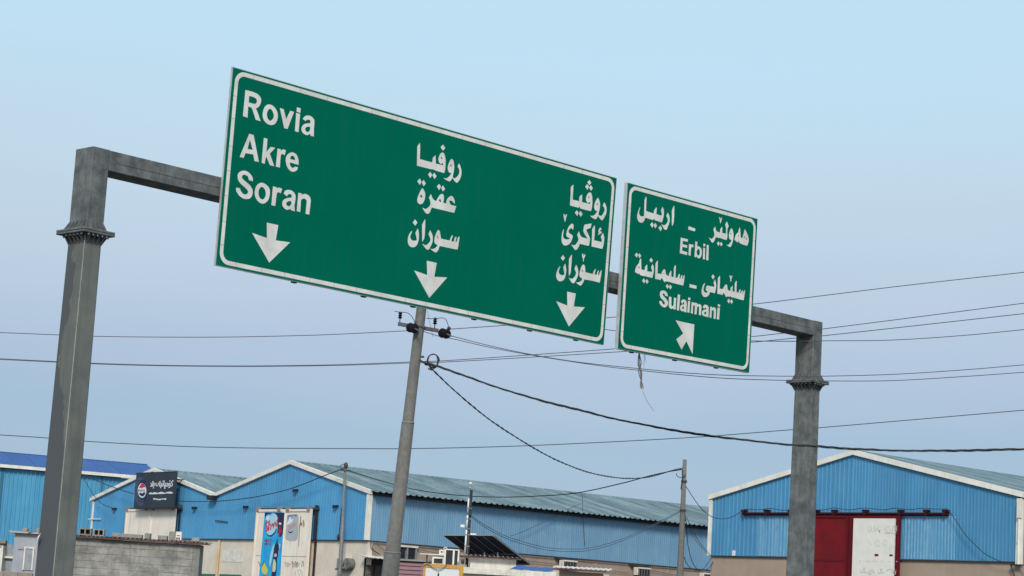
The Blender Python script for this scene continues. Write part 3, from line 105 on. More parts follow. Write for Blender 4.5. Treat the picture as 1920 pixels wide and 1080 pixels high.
POSTER=[["poster_panel","poster_blue",[[[-7591,5923],[-5975,5909],[-5937,3146],[-7664,3115]]]],["poster_top","navy",[[[-7572,5908],[-5984,5894],[-5977,5037],[-6114,4826],[-6343,4871],[-6457,5489],[-6632,5822],[-6936,5899],[-7319,5809],[-7552,5688]]]],["burst","white",[[[-7325,5855],[-7242,5748],[-7090,5793],[-7177,5687],[-7012,5641],[-7224,5617],[-7274,5490],[-7358,5605],[-7504,5587],[-7402,5672],[-7474,5779],[-7330,5727]]]],["ring","pale_blue",[[[-6849,5883],[-6632,5822],[-6482,5670],[-6436,5458],[-6499,5187],[-6694,4975],[-6962,4883],[-7253,4943],[-7316,5064],[-7318,5398],[-7223,5611],[-7036,5808]]]],["swoosh","navy",[[[-7309,5019],[-7136,4913],[-6911,4920],[-6650,5066],[-6550,5232],[-6506,5157],[-6629,4990],[-6873,4847],[-7117,4859],[-7282,4943]]]],["lettering","red",[[[-7221,5507],[-7434,5519],[-7522,5398],[-7425,5291],[-7321,5227],[-7355,5127],[-7466,5092],[-7392,5036],[-7244,5092],[-7199,5235],[-7321,5324],[-7397,5398],[-7363,5461],[-7232,5441]],[[-7222,5567],[-7201,5096],[-7099,5094],[-7120,5564]],[[-7134,5335],[-7041,5391],[-7035,5338],[-7041,5143],[-6956,5139],[-6950,5338],[-7033,5436],[-7194,5370]],[[-6866,5444],[-6946,5405],[-6953,5276],[-6881,5172],[-6749,5209],[-6719,5338],[-6790,5429],[-6857,5416],[-6792,5337],[-6818,5224],[-6836,5201],[-6880,5278],[-6875,5392],[-6817,5413]],[[-6679,5504],[-6752,5465],[-6758,5337],[-6698,5232],[-6567,5276],[-6548,5399],[-6607,5488],[-6676,5477],[-6621,5397],[-6637,5291],[-6653,5262],[-6686,5338],[-6681,5453],[-6628,5474]],[[-6519,5672],[-6545,5295],[-6460,5290],[-6435,5667]],[[-6557,5522],[-6398,5591],[-6436,5615],[-6594,5546]]]],["plus","dark_red",[[[-6308,5338],[-6173,5332],[-6162,5172],[-6039,5163],[-6030,5022],[-6175,5022],[-6172,4841],[-6329,4850],[-6329,5012],[-6448,5021],[-6451,5163],[-6318,5172]]]],["cap","white",[[[-6359,5464],[-6157,5458],[-6168,5374],[-6336,5383]]]],["lettering","dark_red",[[[-7387,4623],[-7391,4755],[-7340,4674],[-7302,4756],[-7295,4616],[-7255,4615],[-7267,4765],[-7343,4695],[-7426,4766],[-7427,4624]],[[-7258,4755],[-7251,4636],[-7124,4629],[-7115,4745],[-7155,4747],[-7160,4639],[-7215,4643],[-7218,4754]],[[-7087,4748],[-7091,4623],[-6982,4613],[-6982,4634],[-7054,4629],[-7047,4746]],[[-6987,4727],[-6857,4722],[-6856,4743],[-6987,4749]],[[-6937,4727],[-6945,4618],[-6905,4616],[-6898,4725]],[[-6826,4734],[-6831,4613],[-6792,4611],[-6786,4732]],[[-7367,4487],[-7372,4579],[-7318,4566],[-7324,4537],[-7386,4534],[-7377,4513],[-7293,4523],[-7288,4579],[-7407,4590],[-7407,4488]],[[-7263,4574],[-7274,4497],[-7165,4482],[-7138,4564],[-7230,4588],[-7241,4571],[-7170,4559],[-7191,4495],[-7243,4503],[-7229,4572]],[[-7127,4573],[-7097,4482],[-7039,4535],[-6976,4476],[-6935,4566],[-6968,4571],[-6994,4492],[-7038,4553],[-7077,4496],[-7094,4575]],[[-6841,4579],[-6933,4573],[-6932,4481],[-6837,4476],[-6840,4494],[-6902,4488],[-6903,4565],[-6838,4561]],[[-6911,4518],[-6855,4518],[-6857,4536],[-6913,4536]]]],["bottle_glow","pale_blue",[[[-6678,4462],[-6579,4553],[-6569,4282],[-6628,4101],[-6737,3678],[-6823,3497],[-6885,3737],[-6852,4099],[-6741,4311]],[[-6192,4586],[-6091,4496],[-6173,4046],[-6209,4105]]]],["bottle","navy",[[[-6416,4750],[-6371,4750],[-6335,4570],[-6220,4465],[-6166,4316],[-6229,4045],[-6291,3894],[-6279,3685],[-6279,3205],[-6297,3139],[-6626,3133],[-6623,3349],[-6640,3710],[-6600,3981],[-6601,4312],[-6555,4463],[-6447,4569]]]],["bottle_label","cream",[[[-6542,3891],[-6422,3833],[-6334,3684],[-6332,3429],[-6378,3318],[-6586,3326],[-6597,3560],[-6581,3771]]]],["bottle_badge","pale_pink",[[[-6318,4044],[-6326,4005],[-6361,3976],[-6413,3965],[-6467,3975],[-6510,4003],[-6530,4042],[-6521,4081],[-6486,4110],[-6434,4121],[-6380,4111],[-6337,4083]]]],["lemon","yellow",[[[-7310,3746],[-7146,3582],[-6986,3449],[-6940,3329],[-7034,3192],[-7230,3183],[-7385,3277],[-7463,3426],[-7411,3578]]]],["lemon_leaf","green",[[[-7349,3821],[-7280,3731],[-7338,3625],[-7443,3563],[-7507,3532],[-7467,3653]]]]]
STICKER=[["sticker_panel","silver",[[[-5777,5803],[-5366,5823],[-5067,5836],[-4967,5785],[-4907,5666],[-4838,5070],[-4852,4772],[-5019,4676],[-5427,4656],[-5740,4723],[-5829,4768],[-5834,5128],[-5836,5548],[-5829,5773]]]],["sticker_top","faded_blue",[[[-5748,5794],[-5082,5827],[-4987,5770],[-5132,5711],[-5361,5787],[-5396,5637],[-5493,5742],[-5561,5637],[-5658,5743],[-5706,5488],[-5775,5668]]]],["ray","white",[[[-5648,5668],[-5520,5742],[-5472,5592],[-5345,5667],[-5325,5517],[-5533,5428],[-5743,5353],[-5832,5398],[-5711,5518]]]],["lettering","faded_red",[[[-5536,5368],[-5647,5339],[-5620,5256],[-5558,5231],[-5587,5174],[-5640,5174],[-5627,5142],[-5538,5153],[-5498,5234],[-5566,5269],[-5591,5324],[-5509,5337]],[[-5505,5368],[-5492,5188],[-5442,5188],[-5456,5367]],[[-5410,5354],[-5419,5219],[-5369,5217],[-5360,5351]],[[-5305,5416],[-5342,5323],[-5267,5222],[-5213,5337],[-5256,5407],[-5297,5400],[-5257,5338],[-5283,5244],[-5298,5322],[-5262,5409]],[[-5181,5489],[-5196,5279],[-5147,5276],[-5132,5485]]]],["swoosh","navy",[[[-5670,5143],[-5566,5068],[-5374,5069],[-5245,5129],[-5315,5039],[-5475,5009],[-5619,5053]]]]]
GRAFFITI=[[[-7902,3754],[-7784,3645],[-7730,3541],[-7686,3547],[-7742,3653],[-7862,3766]],[[-5752,3749],[-5665,3623],[-5586,3774],[-5623,3780],[-5680,3643],[-5715,3754]],[[-5636,3555],[-5599,3600],[-5629,3608],[-5667,3563]],[[-5475,3717],[-5561,3667],[-5523,3571],[-5400,3571],[-5340,3653],[-5428,3716],[-5454,3706],[-5373,3652],[-5423,3584],[-5498,3581],[-5529,3663],[-5451,3704]],[[-5314,3664],[-5205,3665],[-5207,3686],[-5317,3684]],[[-5117,3810],[-5179,3761],[-5141,3679],[-5030,3699],[-5097,3797],[-5068,3508],[-5036,3509],[-5064,3795],[-5061,3704],[-5120,3692],[-5146,3758],[-5090,3799]],[[-4998,3791],[-4953,3539],[-4920,3540],[-4965,3792]],[[-4902,3807],[-4846,3556],[-4813,3557],[-4869,3808]],[[-4709,3529],[-4768,3763],[-4705,3726],[-4638,3784],[-4671,3795],[-4720,3745],[-4806,3765],[-4747,3527]],[[-4507,3745],[-4601,3698],[-4639,3633],[-4573,3557],[-4544,3564],[-4607,3634],[-4574,3688],[-4485,3732]],[[-4430,3813],[-4340,3823],[-4381,3564],[-4348,3562],[-4308,3824],[-4433,3831]],[[-4268,3806],[-4221,3580],[-4189,3581],[-4235,3807]]]
SCRIBBLE=[[[-4827,3381],[-4881,3289],[-4801,3185],[-4781,3189],[-4859,3290],[-4806,3377]],[[-4698,3405],[-4390,3454],[-4397,3465],[-4705,3416]],[[-4677,3395],[-4593,3262],[-4446,3189],[-4432,3198],[-4575,3268],[-4656,3398]],[[-4444,3430],[-4448,3297],[-4426,3296],[-4422,3429]],[[-4314,3388],[-4331,3238],[-4203,3207],[-4195,3218],[-4311,3241],[-4292,3387]],[[-4072,3390],[-4003,3273],[-3982,3277],[-4051,3393]]]
RUST=[[[-4747,5769],[-4690,5754],[-4676,5486],[-4580,5457],[-4548,5338],[-4673,5338],[-4740,5234],[-4704,4476],[-4750,4417],[-4781,4892],[-4795,5233]],[[-4540,5561],[-4464,5599],[-4379,5367],[-4440,5219],[-4498,5367]]]
TITLE=[[[-17487,7341],[-17388,7256],[-17367,7203],[-17278,7208],[-17306,7270],[-17410,7360]],[[-17478,7164],[-17284,7168],[-17073,7182],[-17059,7342],[-17149,7348],[-17151,7208],[-17298,7213],[-17493,7209]],[[-17294,7435],[-17272,7220],[-17182,7217],[-17204,7432]],[[-17183,7075],[-17091,7081],[-17118,7138],[-17211,7132]],[[-16986,7339],[-16988,7247],[-16891,7172],[-16742,7179],[-16765,7223],[-16857,7211],[-16901,7253],[-16897,7333]],[[-16773,7308],[-16715,7318],[-16689,7282],[-16702,7255],[-16766,7265],[-16772,7230],[-16661,7223],[-16617,7281],[-16679,7346],[-16791,7344]],[[-16615,7428],[-16604,7197],[-16515,7193],[-16526,7424]],[[-16609,7159],[-16239,7159],[-16249,7204],[-16620,7203]],[[-16465,7334],[-16430,7206],[-16352,7207],[-16387,7335]],[[-16311,7327],[-16298,7206],[-16227,7203],[-16240,7324]],[[-16258,7364],[-16257,7402],[-16191,7415],[-16205,7312],[-16192,7190],[-16114,7188],[-16127,7308],[-16123,7431],[-16310,7434],[-16336,7373]],[[-16182,7152],[-15771,7149],[-15779,7193],[-16190,7196]],[[-16052,7329],[-16030,7194],[-15952,7193],[-15974,7328]],[[-15875,7335],[-15927,7280],[-15874,7213],[-15739,7224],[-15748,7303],[-15819,7304],[-15804,7242],[-15836,7241],[-15856,7274],[-15811,7317]],[[-15734,7161],[-15629,7209],[-15685,7239],[-15790,7191]],[[-15662,7378],[-15570,7377],[-15580,7437],[-15671,7438]],[[-15681,7324],[-15733,7237],[-15582,7183],[-15526,7257],[-15581,7325],[-15652,7313],[-15603,7259],[-15612,7221],[-15657,7241],[-15607,7308]],[[-15603,7202],[-15640,7132],[-15749,7107],[-15703,7067],[-15568,7103],[-15519,7186]],[[-15356,7449],[-15521,7333],[-15408,7250],[-15403,7193],[-15532,7187],[-15510,7144],[-15334,7162],[-15326,7261],[-15434,7322],[-15283,7420]],[[-16505,7080],[-16405,7079],[-16414,7136],[-16514,7137]],[[-16102,7137],[-16104,7049],[-16004,7042],[-16002,7131]]]
EMBLEM=[["glow","dusk_blue",[[[-17793,6943],[-17782,6764],[-17812,6597],[-17882,6455],[-17985,6346],[-18116,6278],[-18265,6255],[-18423,6280],[-18579,6351],[-18722,6462],[-18842,6607],[-18932,6776],[-18984,6957],[-18995,7138],[-18965,7306],[-18894,7450],[-18789,7559],[-18657,7626],[-18506,7647],[-18348,7621],[-18192,7549],[-18050,7436],[-17932,7291],[-17844,7122]]]],["can","navy",[[[-18518,7505],[-18013,7514],[-17944,7406],[-17755,6553],[-17968,6413],[-18405,6434],[-18572,6560],[-18648,7418]]]],["can_shine","dusk_blue",[[[-18579,7434],[-18475,7468],[-18305,6487],[-18493,6524]],[[-18267,6682],[-18011,6661],[-18038,6608],[-18272,6628]],[[-18387,6541],[-17986,6519],[-17997,6456],[-18360,6469]]]],["emblem_disc","white",[[[-17815,6986],[-17816,6878],[-17859,6782],[-17938,6706],[-18047,6657],[-18173,6642],[-18306,6660],[-18432,6711],[-18539,6789],[-18616,6888],[-18655,6996],[-18653,7104],[-18610,7201],[-18530,7277],[-18421,7325],[-18294,7341],[-18161,7322],[-18035,7270],[-17930,7192],[-17853,7094]]]],["emblem_top","red",[[[-18541,7095],[-18490,7219],[-18374,7299],[-18249,7333],[-18122,7310],[-17986,7229],[-17911,7129],[-18095,7153],[-18252,7098],[-18415,7121]]]],["emblem_bottom","navy",[[[-18545,6863],[-18373,6879],[-18189,6859],[-18016,6903],[-17884,6891],[-17924,6785],[-18056,6715],[-18184,6706],[-18312,6736],[-18445,6790]]]],["lettering","navy",[[[-18559,6923],[-18566,7036],[-18523,7027],[-18529,6988],[-18584,6990],[-18574,6965],[-18485,6972],[-18481,7039],[-18614,7047],[-18610,6925]],[[-18359,7049],[-18451,7043],[-18437,6919],[-18335,6910],[-18339,6932],[-18397,6925],[-18409,7036],[-18356,7028]],[[-18418,6970],[-18360,6969],[-18363,6987],[-18421,6988]],[[-18257,6920],[-18271,7034],[-18230,7028],[-18237,6986],[-18279,6988],[-18270,6966],[-18198,6974],[-18194,7038],[-18313,7042],[-18301,6921]],[[-18069,7040],[-18154,7038],[-18154,6982],[-18087,6971],[-18079,6930],[-18138,6931],[-18132,6913],[-18047,6920],[-18057,6979],[-18123,6990],[-18125,7026],[-18066,7022]],[[-18017,7035],[-18013,6925],[-17969,6923],[-17974,7033]]]]]
GHOST=[[[-6395,5984],[-6378,5820],[-6312,5729],[-6228,5794],[-6254,6027],[-6284,6025],[-6258,5797],[-6305,5753],[-6348,5825],[-6364,5985]],[[-6209,5876],[-6193,5778],[-6125,5764],[-6122,5786],[-6169,5788],[-6182,5878]],[[-6096,5986],[-6088,5794],[-5994,5775],[-5961,5876],[-5990,5882],[-6017,5792],[-6059,5800],[-6066,5987]],[[-5923,5911],[-5955,5835],[-5869,5786],[-5826,5847],[-5833,5718],[-5802,5717],[-5799,5858],[-5874,5811],[-5926,5842],[-5895,5902]],[[-5645,5871],[-5577,5845],[-5566,5864],[-5634,5891]],[[-5541,5990],[-5550,5796],[-5401,5736],[-5255,5770],[-5211,5989],[-5241,5993],[-5281,5782],[-5399,5760],[-5522,5805],[-5511,5989]],[[-5469,5927],[-5354,5968],[-5364,5986],[-5479,5945]],[[-5407,5860],[-5323,5847],[-5319,5865],[-5403,5878]],[[-5175,6019],[-5176,5800],[-5055,5786],[-5045,5991],[-5075,5993],[-5083,5796],[-5148,5807],[-5145,6018]],[[-5635,5725],[-5398,5700],[-5065,5721],[-5067,5737],[-5399,5716],[-5632,5741]],[[-6676,4380],[-6650,4265],[-6506,4271],[-6519,4453],[-6550,4451],[-6534,4282],[-6629,4283],[-6646,4384]],[[-6475,4467],[-6473,4272],[-6333,4268],[-6334,4293],[-6446,4283],[-6445,4467]],[[-6268,4364],[-6279,4225],[-6187,4192],[-6133,4282],[-6144,4393],[-6174,4391],[-6163,4286],[-6203,4213],[-6249,4231],[-6237,4362]],[[-6083,4394],[-6087,4268],[-6009,4276],[-6018,4299],[-6059,4277],[-6053,4393]],[[-5863,4369],[-5838,4256],[-5713,4261],[-5702,4440],[-5732,4442],[-5740,4272],[-5816,4273],[-5834,4373]],[[-5682,4442],[-5675,4248],[-5538,4286],[-5550,4308],[-5650,4261],[-5652,4442]],[[-5456,4343],[-5313,4412],[-5255,4375],[-5240,4392],[-5318,4433],[-5470,4362]],[[-5212,4412],[-5224,4300],[-5138,4295],[-5139,4316],[-5200,4309],[-5186,4410]],[[-5094,4420],[-5144,4358],[-5058,4298],[-5056,4388],[-5073,4228],[-5046,4227],[-5029,4388],[-5068,4317],[-5118,4361],[-5072,4407]]]
GHOSTW=[[[-6400,5462],[-6306,5324],[-6146,5255],[-6128,5283],[-6278,5346],[-6364,5477]],[[-6108,5443],[-6052,5258],[-6011,5444],[-6041,5448],[-6053,5282],[-6078,5447]],[[-5816,5348],[-5827,5311],[-5849,5284],[-5880,5269],[-5914,5267],[-5947,5279],[-5973,5302],[-5989,5335],[-5990,5370],[-5977,5403],[-5951,5427],[-5919,5438],[-5885,5436],[-5853,5422],[-5829,5395],[-5817,5358],[-5778,5367],[-5793,5409],[-5827,5445],[-5874,5467],[-5927,5470],[-5976,5453],[-6012,5419],[-6030,5376],[-6029,5329],[-6008,5285],[-5970,5252],[-5920,5235],[-5867,5238],[-5821,5261],[-5790,5298],[-5777,5340]],[[-5465,5360],[-5475,5323],[-5498,5297],[-5528,5282],[-5562,5280],[-5594,5291],[-5621,5314],[-5637,5347],[-5638,5383],[-5624,5415],[-5599,5439],[-5567,5450],[-5533,5448],[-5502,5434],[-5478,5407],[-5465,5370],[-5427,5379],[-5442,5421],[-5475,5457],[-5522,5479],[-5575,5482],[-5623,5465],[-5659,5431],[-5678,5388],[-5676,5341],[-5655,5298],[-5617,5265],[-5568,5248],[-5515,5251],[-5470,5273],[-5438,5310],[-5426,5352]],[[-5320,5342],[-5283,5245],[-5390,5184],[-5366,5158],[-5245,5234],[-5282,5350]]]
SQUARES=[[[-6033,4955],[-5855,4957],[-5852,4877],[-6030,4874]],[[-5359,4951],[-5213,4954],[-5210,4881],[-5357,4879]]]
DOTS=[[[-6646,4685],[-6659,4666],[-6686,4666],[-6701,4684],[-6688,4703],[-6661,4704]],[[-6483,4683],[-6495,4664],[-6523,4663],[-6537,4682],[-6524,4701],[-6497,4701]],[[-6357,4685],[-6370,4666],[-6397,4665],[-6411,4684],[-6399,4703],[-6371,4703]],[[-6232,4687],[-6245,4668],[-6272,4668],[-6286,4686],[-6273,4705],[-6246,4705]],[[-6077,4690],[-6089,4671],[-6116,4670],[-6131,4689],[-6118,4708],[-6091,4708]],[[-5942,4692],[-5955,4673],[-5981,4673],[-5996,4691],[-5983,4710],[-5956,4711]],[[-5667,4692],[-5679,4673],[-5706,4672],[-5720,4691],[-5707,4709],[-5681,4710]],[[-5333,4689],[-5345,4671],[-5372,4670],[-5386,4688],[-5373,4707],[-5347,4708]],[[-5160,4692],[-5173,4674],[-5199,4673],[-5213,4692],[-5200,4710],[-5174,4711]],[[-4991,4701],[-5004,4682],[-5030,4682],[-5044,4700],[-5032,4719],[-5005,4719]]]
PTS={'arm': [[-2.523, 48.15, 8.125], [-1.613, 48.15, 8.028]], 'pins': [[-2.484, 48.15, 8.164], [-2.481, 48.15, 8.396], [-1.69, 48.15, 8.102], [-1.684, 48.15, 8.297]], 'discs': [[-2.24, 47.85, 8.016], [-2.131, 47.85, 8.01], [-1.516, 47.85, 7.938], [-1.406, 47.85, 7.908]], 'jump1': [[-2.606, 48.0, 8.385], [-2.473, 48.0, 8.369], [-2.341, 48.0, 8.37], [-2.241, 48.0, 8.316], [-2.162, 48.0, 8.211], [-2.133, 48.0, 8.14]], 'jump2': [[-1.889, 48.0, 8.264], [-1.685, 48.0, 8.27], [-1.53, 48.0, 8.297], [-1.444, 48.0, 8.266], [-1.389, 48.0, 8.148], [-1.358, 48.0, 8.041]], 'coil': [[-1.667, 47.8, 7.32], [-1.805, 47.8, 7.239], [-1.726, 47.8, 7.124], [-1.904, 47.8, 7.306]], 'loosewire': [[-1.868, 48.1, 8.45], [-1.849, 48.1, 8.341], [-1.787, 48.1, 8.126], [-1.71, 48.1, 7.863]], 'hut': [[-11.668, 60.0, 3.31], [-8.196, 60.0, 3.316], [-7.944, 60.0, 3.308], [-8.191, 60.0, 2.342]], 'hutblocks': [[-11.549, 60.5, 3.412], [-11.355, 60.5, 3.408], [-10.836, 60.5, 3.439], [-10.702, 60.5, 3.432], [-10.018, 60.5, 3.457], [-9.571, 60.5, 3.454], [-9.095, 60.5, 3.467], [-8.422, 60.5, 3.433]], 'leftshed': [[-13.702, 60.0, 2.955], [-13.483, 60.0, 2.983], [-13.323, 60.0, 3.315], [-12.809, 60.0, 3.346], [-13.445, 60.0, 3.352], [-12.766, 60.0, 3.363], [-13.634, 60.0, 2.242], [-12.821, 60.0, 2.217], [-13.02, 60.0, 2.922], [-12.801, 60.0, 2.95]], 'solar_top': [[-1.517, 62.0, 3.998], [-0.13, 62.0, 4.079]], 'solar_bot': [[0.99, 64.5, 3.42], [-0.375, 64.5, 3.419]], 'kiosk_orange': [[-1.897, 58.0, 3.049], [-0.854, 58.0, 3.039], [-0.849, 58.0, 2.728], [-1.891, 58.0, 2.738], [-1.72, 58.0, 2.96], [-1.51, 58.0, 2.803]], 'unitA': [[-1.764, 60.3, 3.329], [-1.452, 60.3, 3.34], [-1.455, 60.3, 3.141], [-1.766, 60.3, 3.137]], 'unitB': [[-1.414, 60.0, 3.545], [-1.016, 60.0, 3.554], [-1.019, 60.0, 3.129], [-1.448, 60.0, 3.147]], 'shelf': [[-2.116, 60.5, 3.396], [-1.373, 60.5, 3.425]], 'roofedge': [[-1.055, 61.0, 3.46], [0.672, 61.0, 3.48]], 'whitewall': [[-0.694, 61.2, 3.421], [0.512, 61.2, 3.417], [0.525, 61.2, 3.193]], 'beam': [[-0.803, 58.5, 3.042], [1.643, 58.5, 3.057], [1.649, 58.5, 2.957]], 'tarp': [[0.384, 60.0, 3.123], [0.627, 60.0, 3.269], [1.634, 60.0, 3.226], [1.55, 60.0, 3.133]], 'roof2': [[1.657, 62.0, 3.296], [3.277, 62.0, 3.263]], 'wall2': [[1.808, 62.3, 3.222], [3.067, 62.3, 3.19]], 'maroon': [[-3.231, 70.0, 3.537], [-2.174, 70.0, 3.453], [-3.185, 70.0, 2.856]], 'camera1': [[-0.941, 62.0, 4.328]], 'camera2': [[-0.605, 62.0, 4.089]], 'string': [[2.597, 42.531, 7.103], [2.621, 42.556, 6.861], [2.655, 42.591, 6.654], [2.693, 42.631, 6.361], [2.808, 42.749, 6.145], [2.98, 42.927, 5.949]], 'paper': [[-2.478, 2.449], [-2.533, 2.413], [-2.489, 2.367], [-2.539, 2.298]], 'facade': {'window': [[1.579, 4.618], [2.577, 4.642], [2.589, 4.15], [1.59, 4.151]], 'door': [[-0.152, 4.125], [0.9, 4.194], [0.971, 3.337], [-0.107, 3.272]], 'ac1': [[10.289, 4.63], [11.319, 4.602], [11.276, 4.315]], 'ac2': [[14.782, 4.583], [15.737, 4.595], [15.695, 4.227]], 'ac3': [[19.188, 4.637], [19.604, 4.638]], 'stain': [[-2.544, 5.72], [-1.408, 5.372]]}, 'gable': {'door1': [[20.069, 6.228], [17.754, 6.188], [15.517, 6.148], [20.012, 4.7]], 'door2': [[8.227, 6.174], [6.079, 6.113], [4.049, 6.077], [8.14, 3.112]], 'seam': [[8.136, 4.004], [3.861, 4.027]], 'post': [[4.025, 6.214], [3.736, 6.212], [3.744, 4.709]], 'brackets': [[9.58, 6.207], [5.588, 6.899], [2.385, 6.18], [21.846, 6.187], [14.094, 6.189]], 'rod': [[12.175, 5.59], [11.085, 5.516]], 'valley': [[11.891, 6.809]], 'gutter': [[2.012, 4.83]], 'ac': [[1.862, 3.96], [0.678, 3.974], [0.702, 3.533], [1.848, 3.537]], 'pipe': [[11.706, 4.691], [11.734, 3.047]], 'patch': [[11.499, 4.257], [9.712, 3.725]], 'green': [[12.982, 3.146], [9.718, 3.154]]}, 'rw': {'white': [[13.129, 4.978], [13.008, 4.794]], 'cambracket': [[0.141, 6.972], [-0.098, 6.971]], 'hole': [[-0.029, 5.421]], 'bar': [[0.343, 4.679], [-0.242, 4.69]], 'pole2': [[0.277, 4.662], [0.094, 4.299]]}}


# ------------------------------------------------------------------ materials
def mat(name, c1, c2=None, scale=4.0, rough=0.6, metal=0.0, bump=0.0, streak=0.0, streakc=None, rnd=0.0, fine=0.0, contrast=(0.35, 0.65), spec=0.5, squash=(1, 1, 1), srange=(.5, .75), world=False):
    m = bpy.data.materials.new(name); m.use_nodes = True; t = m.node_tree; B = t.nodes['Principled BSDF']
    B.inputs['Roughness'].default_value = rough; B.inputs['Metallic'].default_value = metal
    B.inputs['Specular IOR Level'].default_value = spec
    L = t.links.new
    tc = N(t, 'ShaderNodeTexCoord'); mp = N(t, 'ShaderNodeMapping'); mp.inputs['Scale'].default_value = squash
    oi = N(t, 'ShaderNodeObjectInfo')
    # shift the pattern per object so that repeats differ
    cmb = N(t, 'ShaderNodeVectorMath', operation='MULTIPLY'); cmb.inputs[1].default_value = (37, 91, 53)
    rv = N(t, 'ShaderNodeCombineXYZ'); [L(oi.outputs['Random'], rv.inputs[i]) for i in range(3)]
    L(rv.outputs[0], cmb.inputs[0]); av = N(t, 'ShaderNodeVectorMath', operation='ADD')
    if world: L(N(t, 'ShaderNodeNewGeometry').outputs['Position'], av.inputs[0])
    else: L(tc.outputs['Object'], av.inputs[0]); L(cmb.outputs[0], av.inputs[1])
    L(av.outputs[0], mp.inputs[0])
    nz = N(t, 'ShaderNodeTexNoise'); nz.inputs['Scale'].default_value = scale; nz.inputs['Detail'].default_value = 6; nz.inputs['Roughness'].default_value = 0.6
    L(mp.outputs[0], nz.inputs[0])
    rp = N(t, 'ShaderNodeMapRange'); rp.inputs[1].default_value, rp.inputs[2].default_value = contrast; L(nz.outputs[0], rp.inputs[0])
    mx = N(t, 'ShaderNodeMix', data_type='RGBA'); mx.inputs[6].default_value = tuple(c1)+(1,); mx.inputs[7].default_value = tuple(c2 or c1)+(1,); L(rp.outputs[0], mx.inputs[0])
    col = mx.outputs[2]
    if streak:
        mq = N(t, 'ShaderNodeMapping'); mq.inputs['Scale'].default_value = (7, 7, 0.35); L(av.outputs[0], mq.inputs[0])
        n2 = N(t, 'ShaderNodeTexNoise'); n2.inputs['Scale'].default_value = 1.6; n2.inputs['Detail'].default_value = 5; L(mq.outputs[0], n2.inputs[0])
        r2 = N(t, 'ShaderNodeMapRange'); r2.inputs[1].default_value, r2.inputs[2].default_value = srange; r2.inputs[4].default_value = streak; L(n2.outputs[0], r2.inputs[0])
        mm = N(t, 'ShaderNodeMix', data_type='RGBA'); mm.inputs[7].default_value = tuple(streakc or (.02, .02, .02))+(1,); L(r2.outputs[0], mm.inputs[0]); L(col, mm.inputs[6]); col = mm.outputs[2]
    if fine:
        n3 = N(t, 'ShaderNodeTexNoise'); n3.inputs['Scale'].default_value = 60; n3.inputs['Detail'].default_value = 3; L(av.outputs[0], n3.inputs[0])
        r3 = N(t, 'ShaderNodeMapRange'); r3.inputs[1].default_value = .3; r3.inputs[2].default_value = .7; r3.inputs[3].default_value = 1-fine; r3.inputs[4].default_value = 1+fine; L(n3.outputs[0], r3.inputs[0])
        h3 = N(t, 'ShaderNodeHueSaturation'); L(col, h3.inputs['Color']); L(r3.outputs[0], h3.inputs['Value']); col = h3.outputs[0]
    if rnd:
        rr = N(t, 'ShaderNodeMapRange'); rr.inputs[3].default_value = 1-rnd; rr.inputs[4].default_value = 1+rnd; L(oi.outputs['Random'], rr.inputs[0])
        hs = N(t, 'ShaderNodeHueSaturation'); L(col, hs.inputs['Color']); L(rr.outputs[0], hs.inputs['Value']); col = hs.outputs[0]
    L(col, B.inputs['Base Color'])
    if bump:
        bp = N(t, 'ShaderNodeBump'); bp.inputs['Strength'].default_value = bump; bp.inputs['Distance'].default_value = 0.02
        n4 = N(t, 'ShaderNodeTexNoise'); n4.inputs['Scale'].default_value = scale*4; n4.inputs['Detail'].default_value = 6; L(av.outputs[0], n4.inputs[0])
        L(n4.outputs[0], bp.inputs['Height']); L(bp.outputs[0], B.inputs['Normal'])
    return m
M = {}
M['earth'] = mat('dusty earth', (.085, .072, .056), (.12, .10, .08), scale=.3, rough=.95, bump=.3)
M['asphalt'] = mat('asphalt', (.045, .045, .047), (.06, .06, .06), scale=1.5, rough=.9, bump=.3, fine=.2)
M['pavement'] = mat('yard concrete', (.10, .093, .083), (.13, .125, .11), scale=.5, rough=.9, bump=.2)
M['concrete'] = mat('kerb concrete', (.3, .29, .27), (.24, .23, .22), scale=3, rough=.9, bump=.3)
M['white_paint'] = mat('white paint', (.78, .78, .76), (.68, .68, .66), scale=5, rough=.6)
M['sign_green'] = mat('reflective green sheeting', (0.0004386, 0.1316, 0.0786), (0.0004386, 0.1447, 0.08785), scale=.5, rough=.7, spec=.0, streak=.10, streakc=(.03, .12, .08), fine=.02)
M['sign_white'] = mat('reflective white sheeting', (0.80, 0.785, 0.735), (0.66, 0.64, 0.60), scale=3.5, rough=.6, spec=.1, streak=.25, streakc=(0.5735, 0.5134, 0.4752), fine=.04)
M['alu'] = mat('aluminium', (.62, .63, .62), (.5, .5, .5), scale=6, rough=.4, metal=.4, fine=.05)
M['rail_dark'] = mat('dark rail', (.03, .035, .035), rough=.6)
M['weld'] = mat('weld seam', (.30, .31, .29), (.22, .23, .21), scale=8, rough=.6)
M['bolt'] = mat('bolt', (.35, .35, .34), rough=.4, metal=.5)
M['steel_worn'] = mat('worn galvanised', (.20, .205, .20), (.14, .14, .135), scale=8, rough=.6, metal=.2, fine=.12)
M['pole_concrete'] = mat('pole concrete', (0.1323, 0.1305, 0.1221), (0.1775, 0.1719, 0.1607), scale=9, rough=.9, bump=.3, streak=.4, streakc=(0.08391, 0.08277, 0.07711), fine=.16)
M['blue_clad'] = mat('blue cladding', (0.06418, 0.2813, 0.5281), (0.07763, 0.3125, 0.5521), scale=1.1, rough=.5, streak=.30, streakc=(0.1656, 0.42, 0.60), rnd=.08, fine=.04)
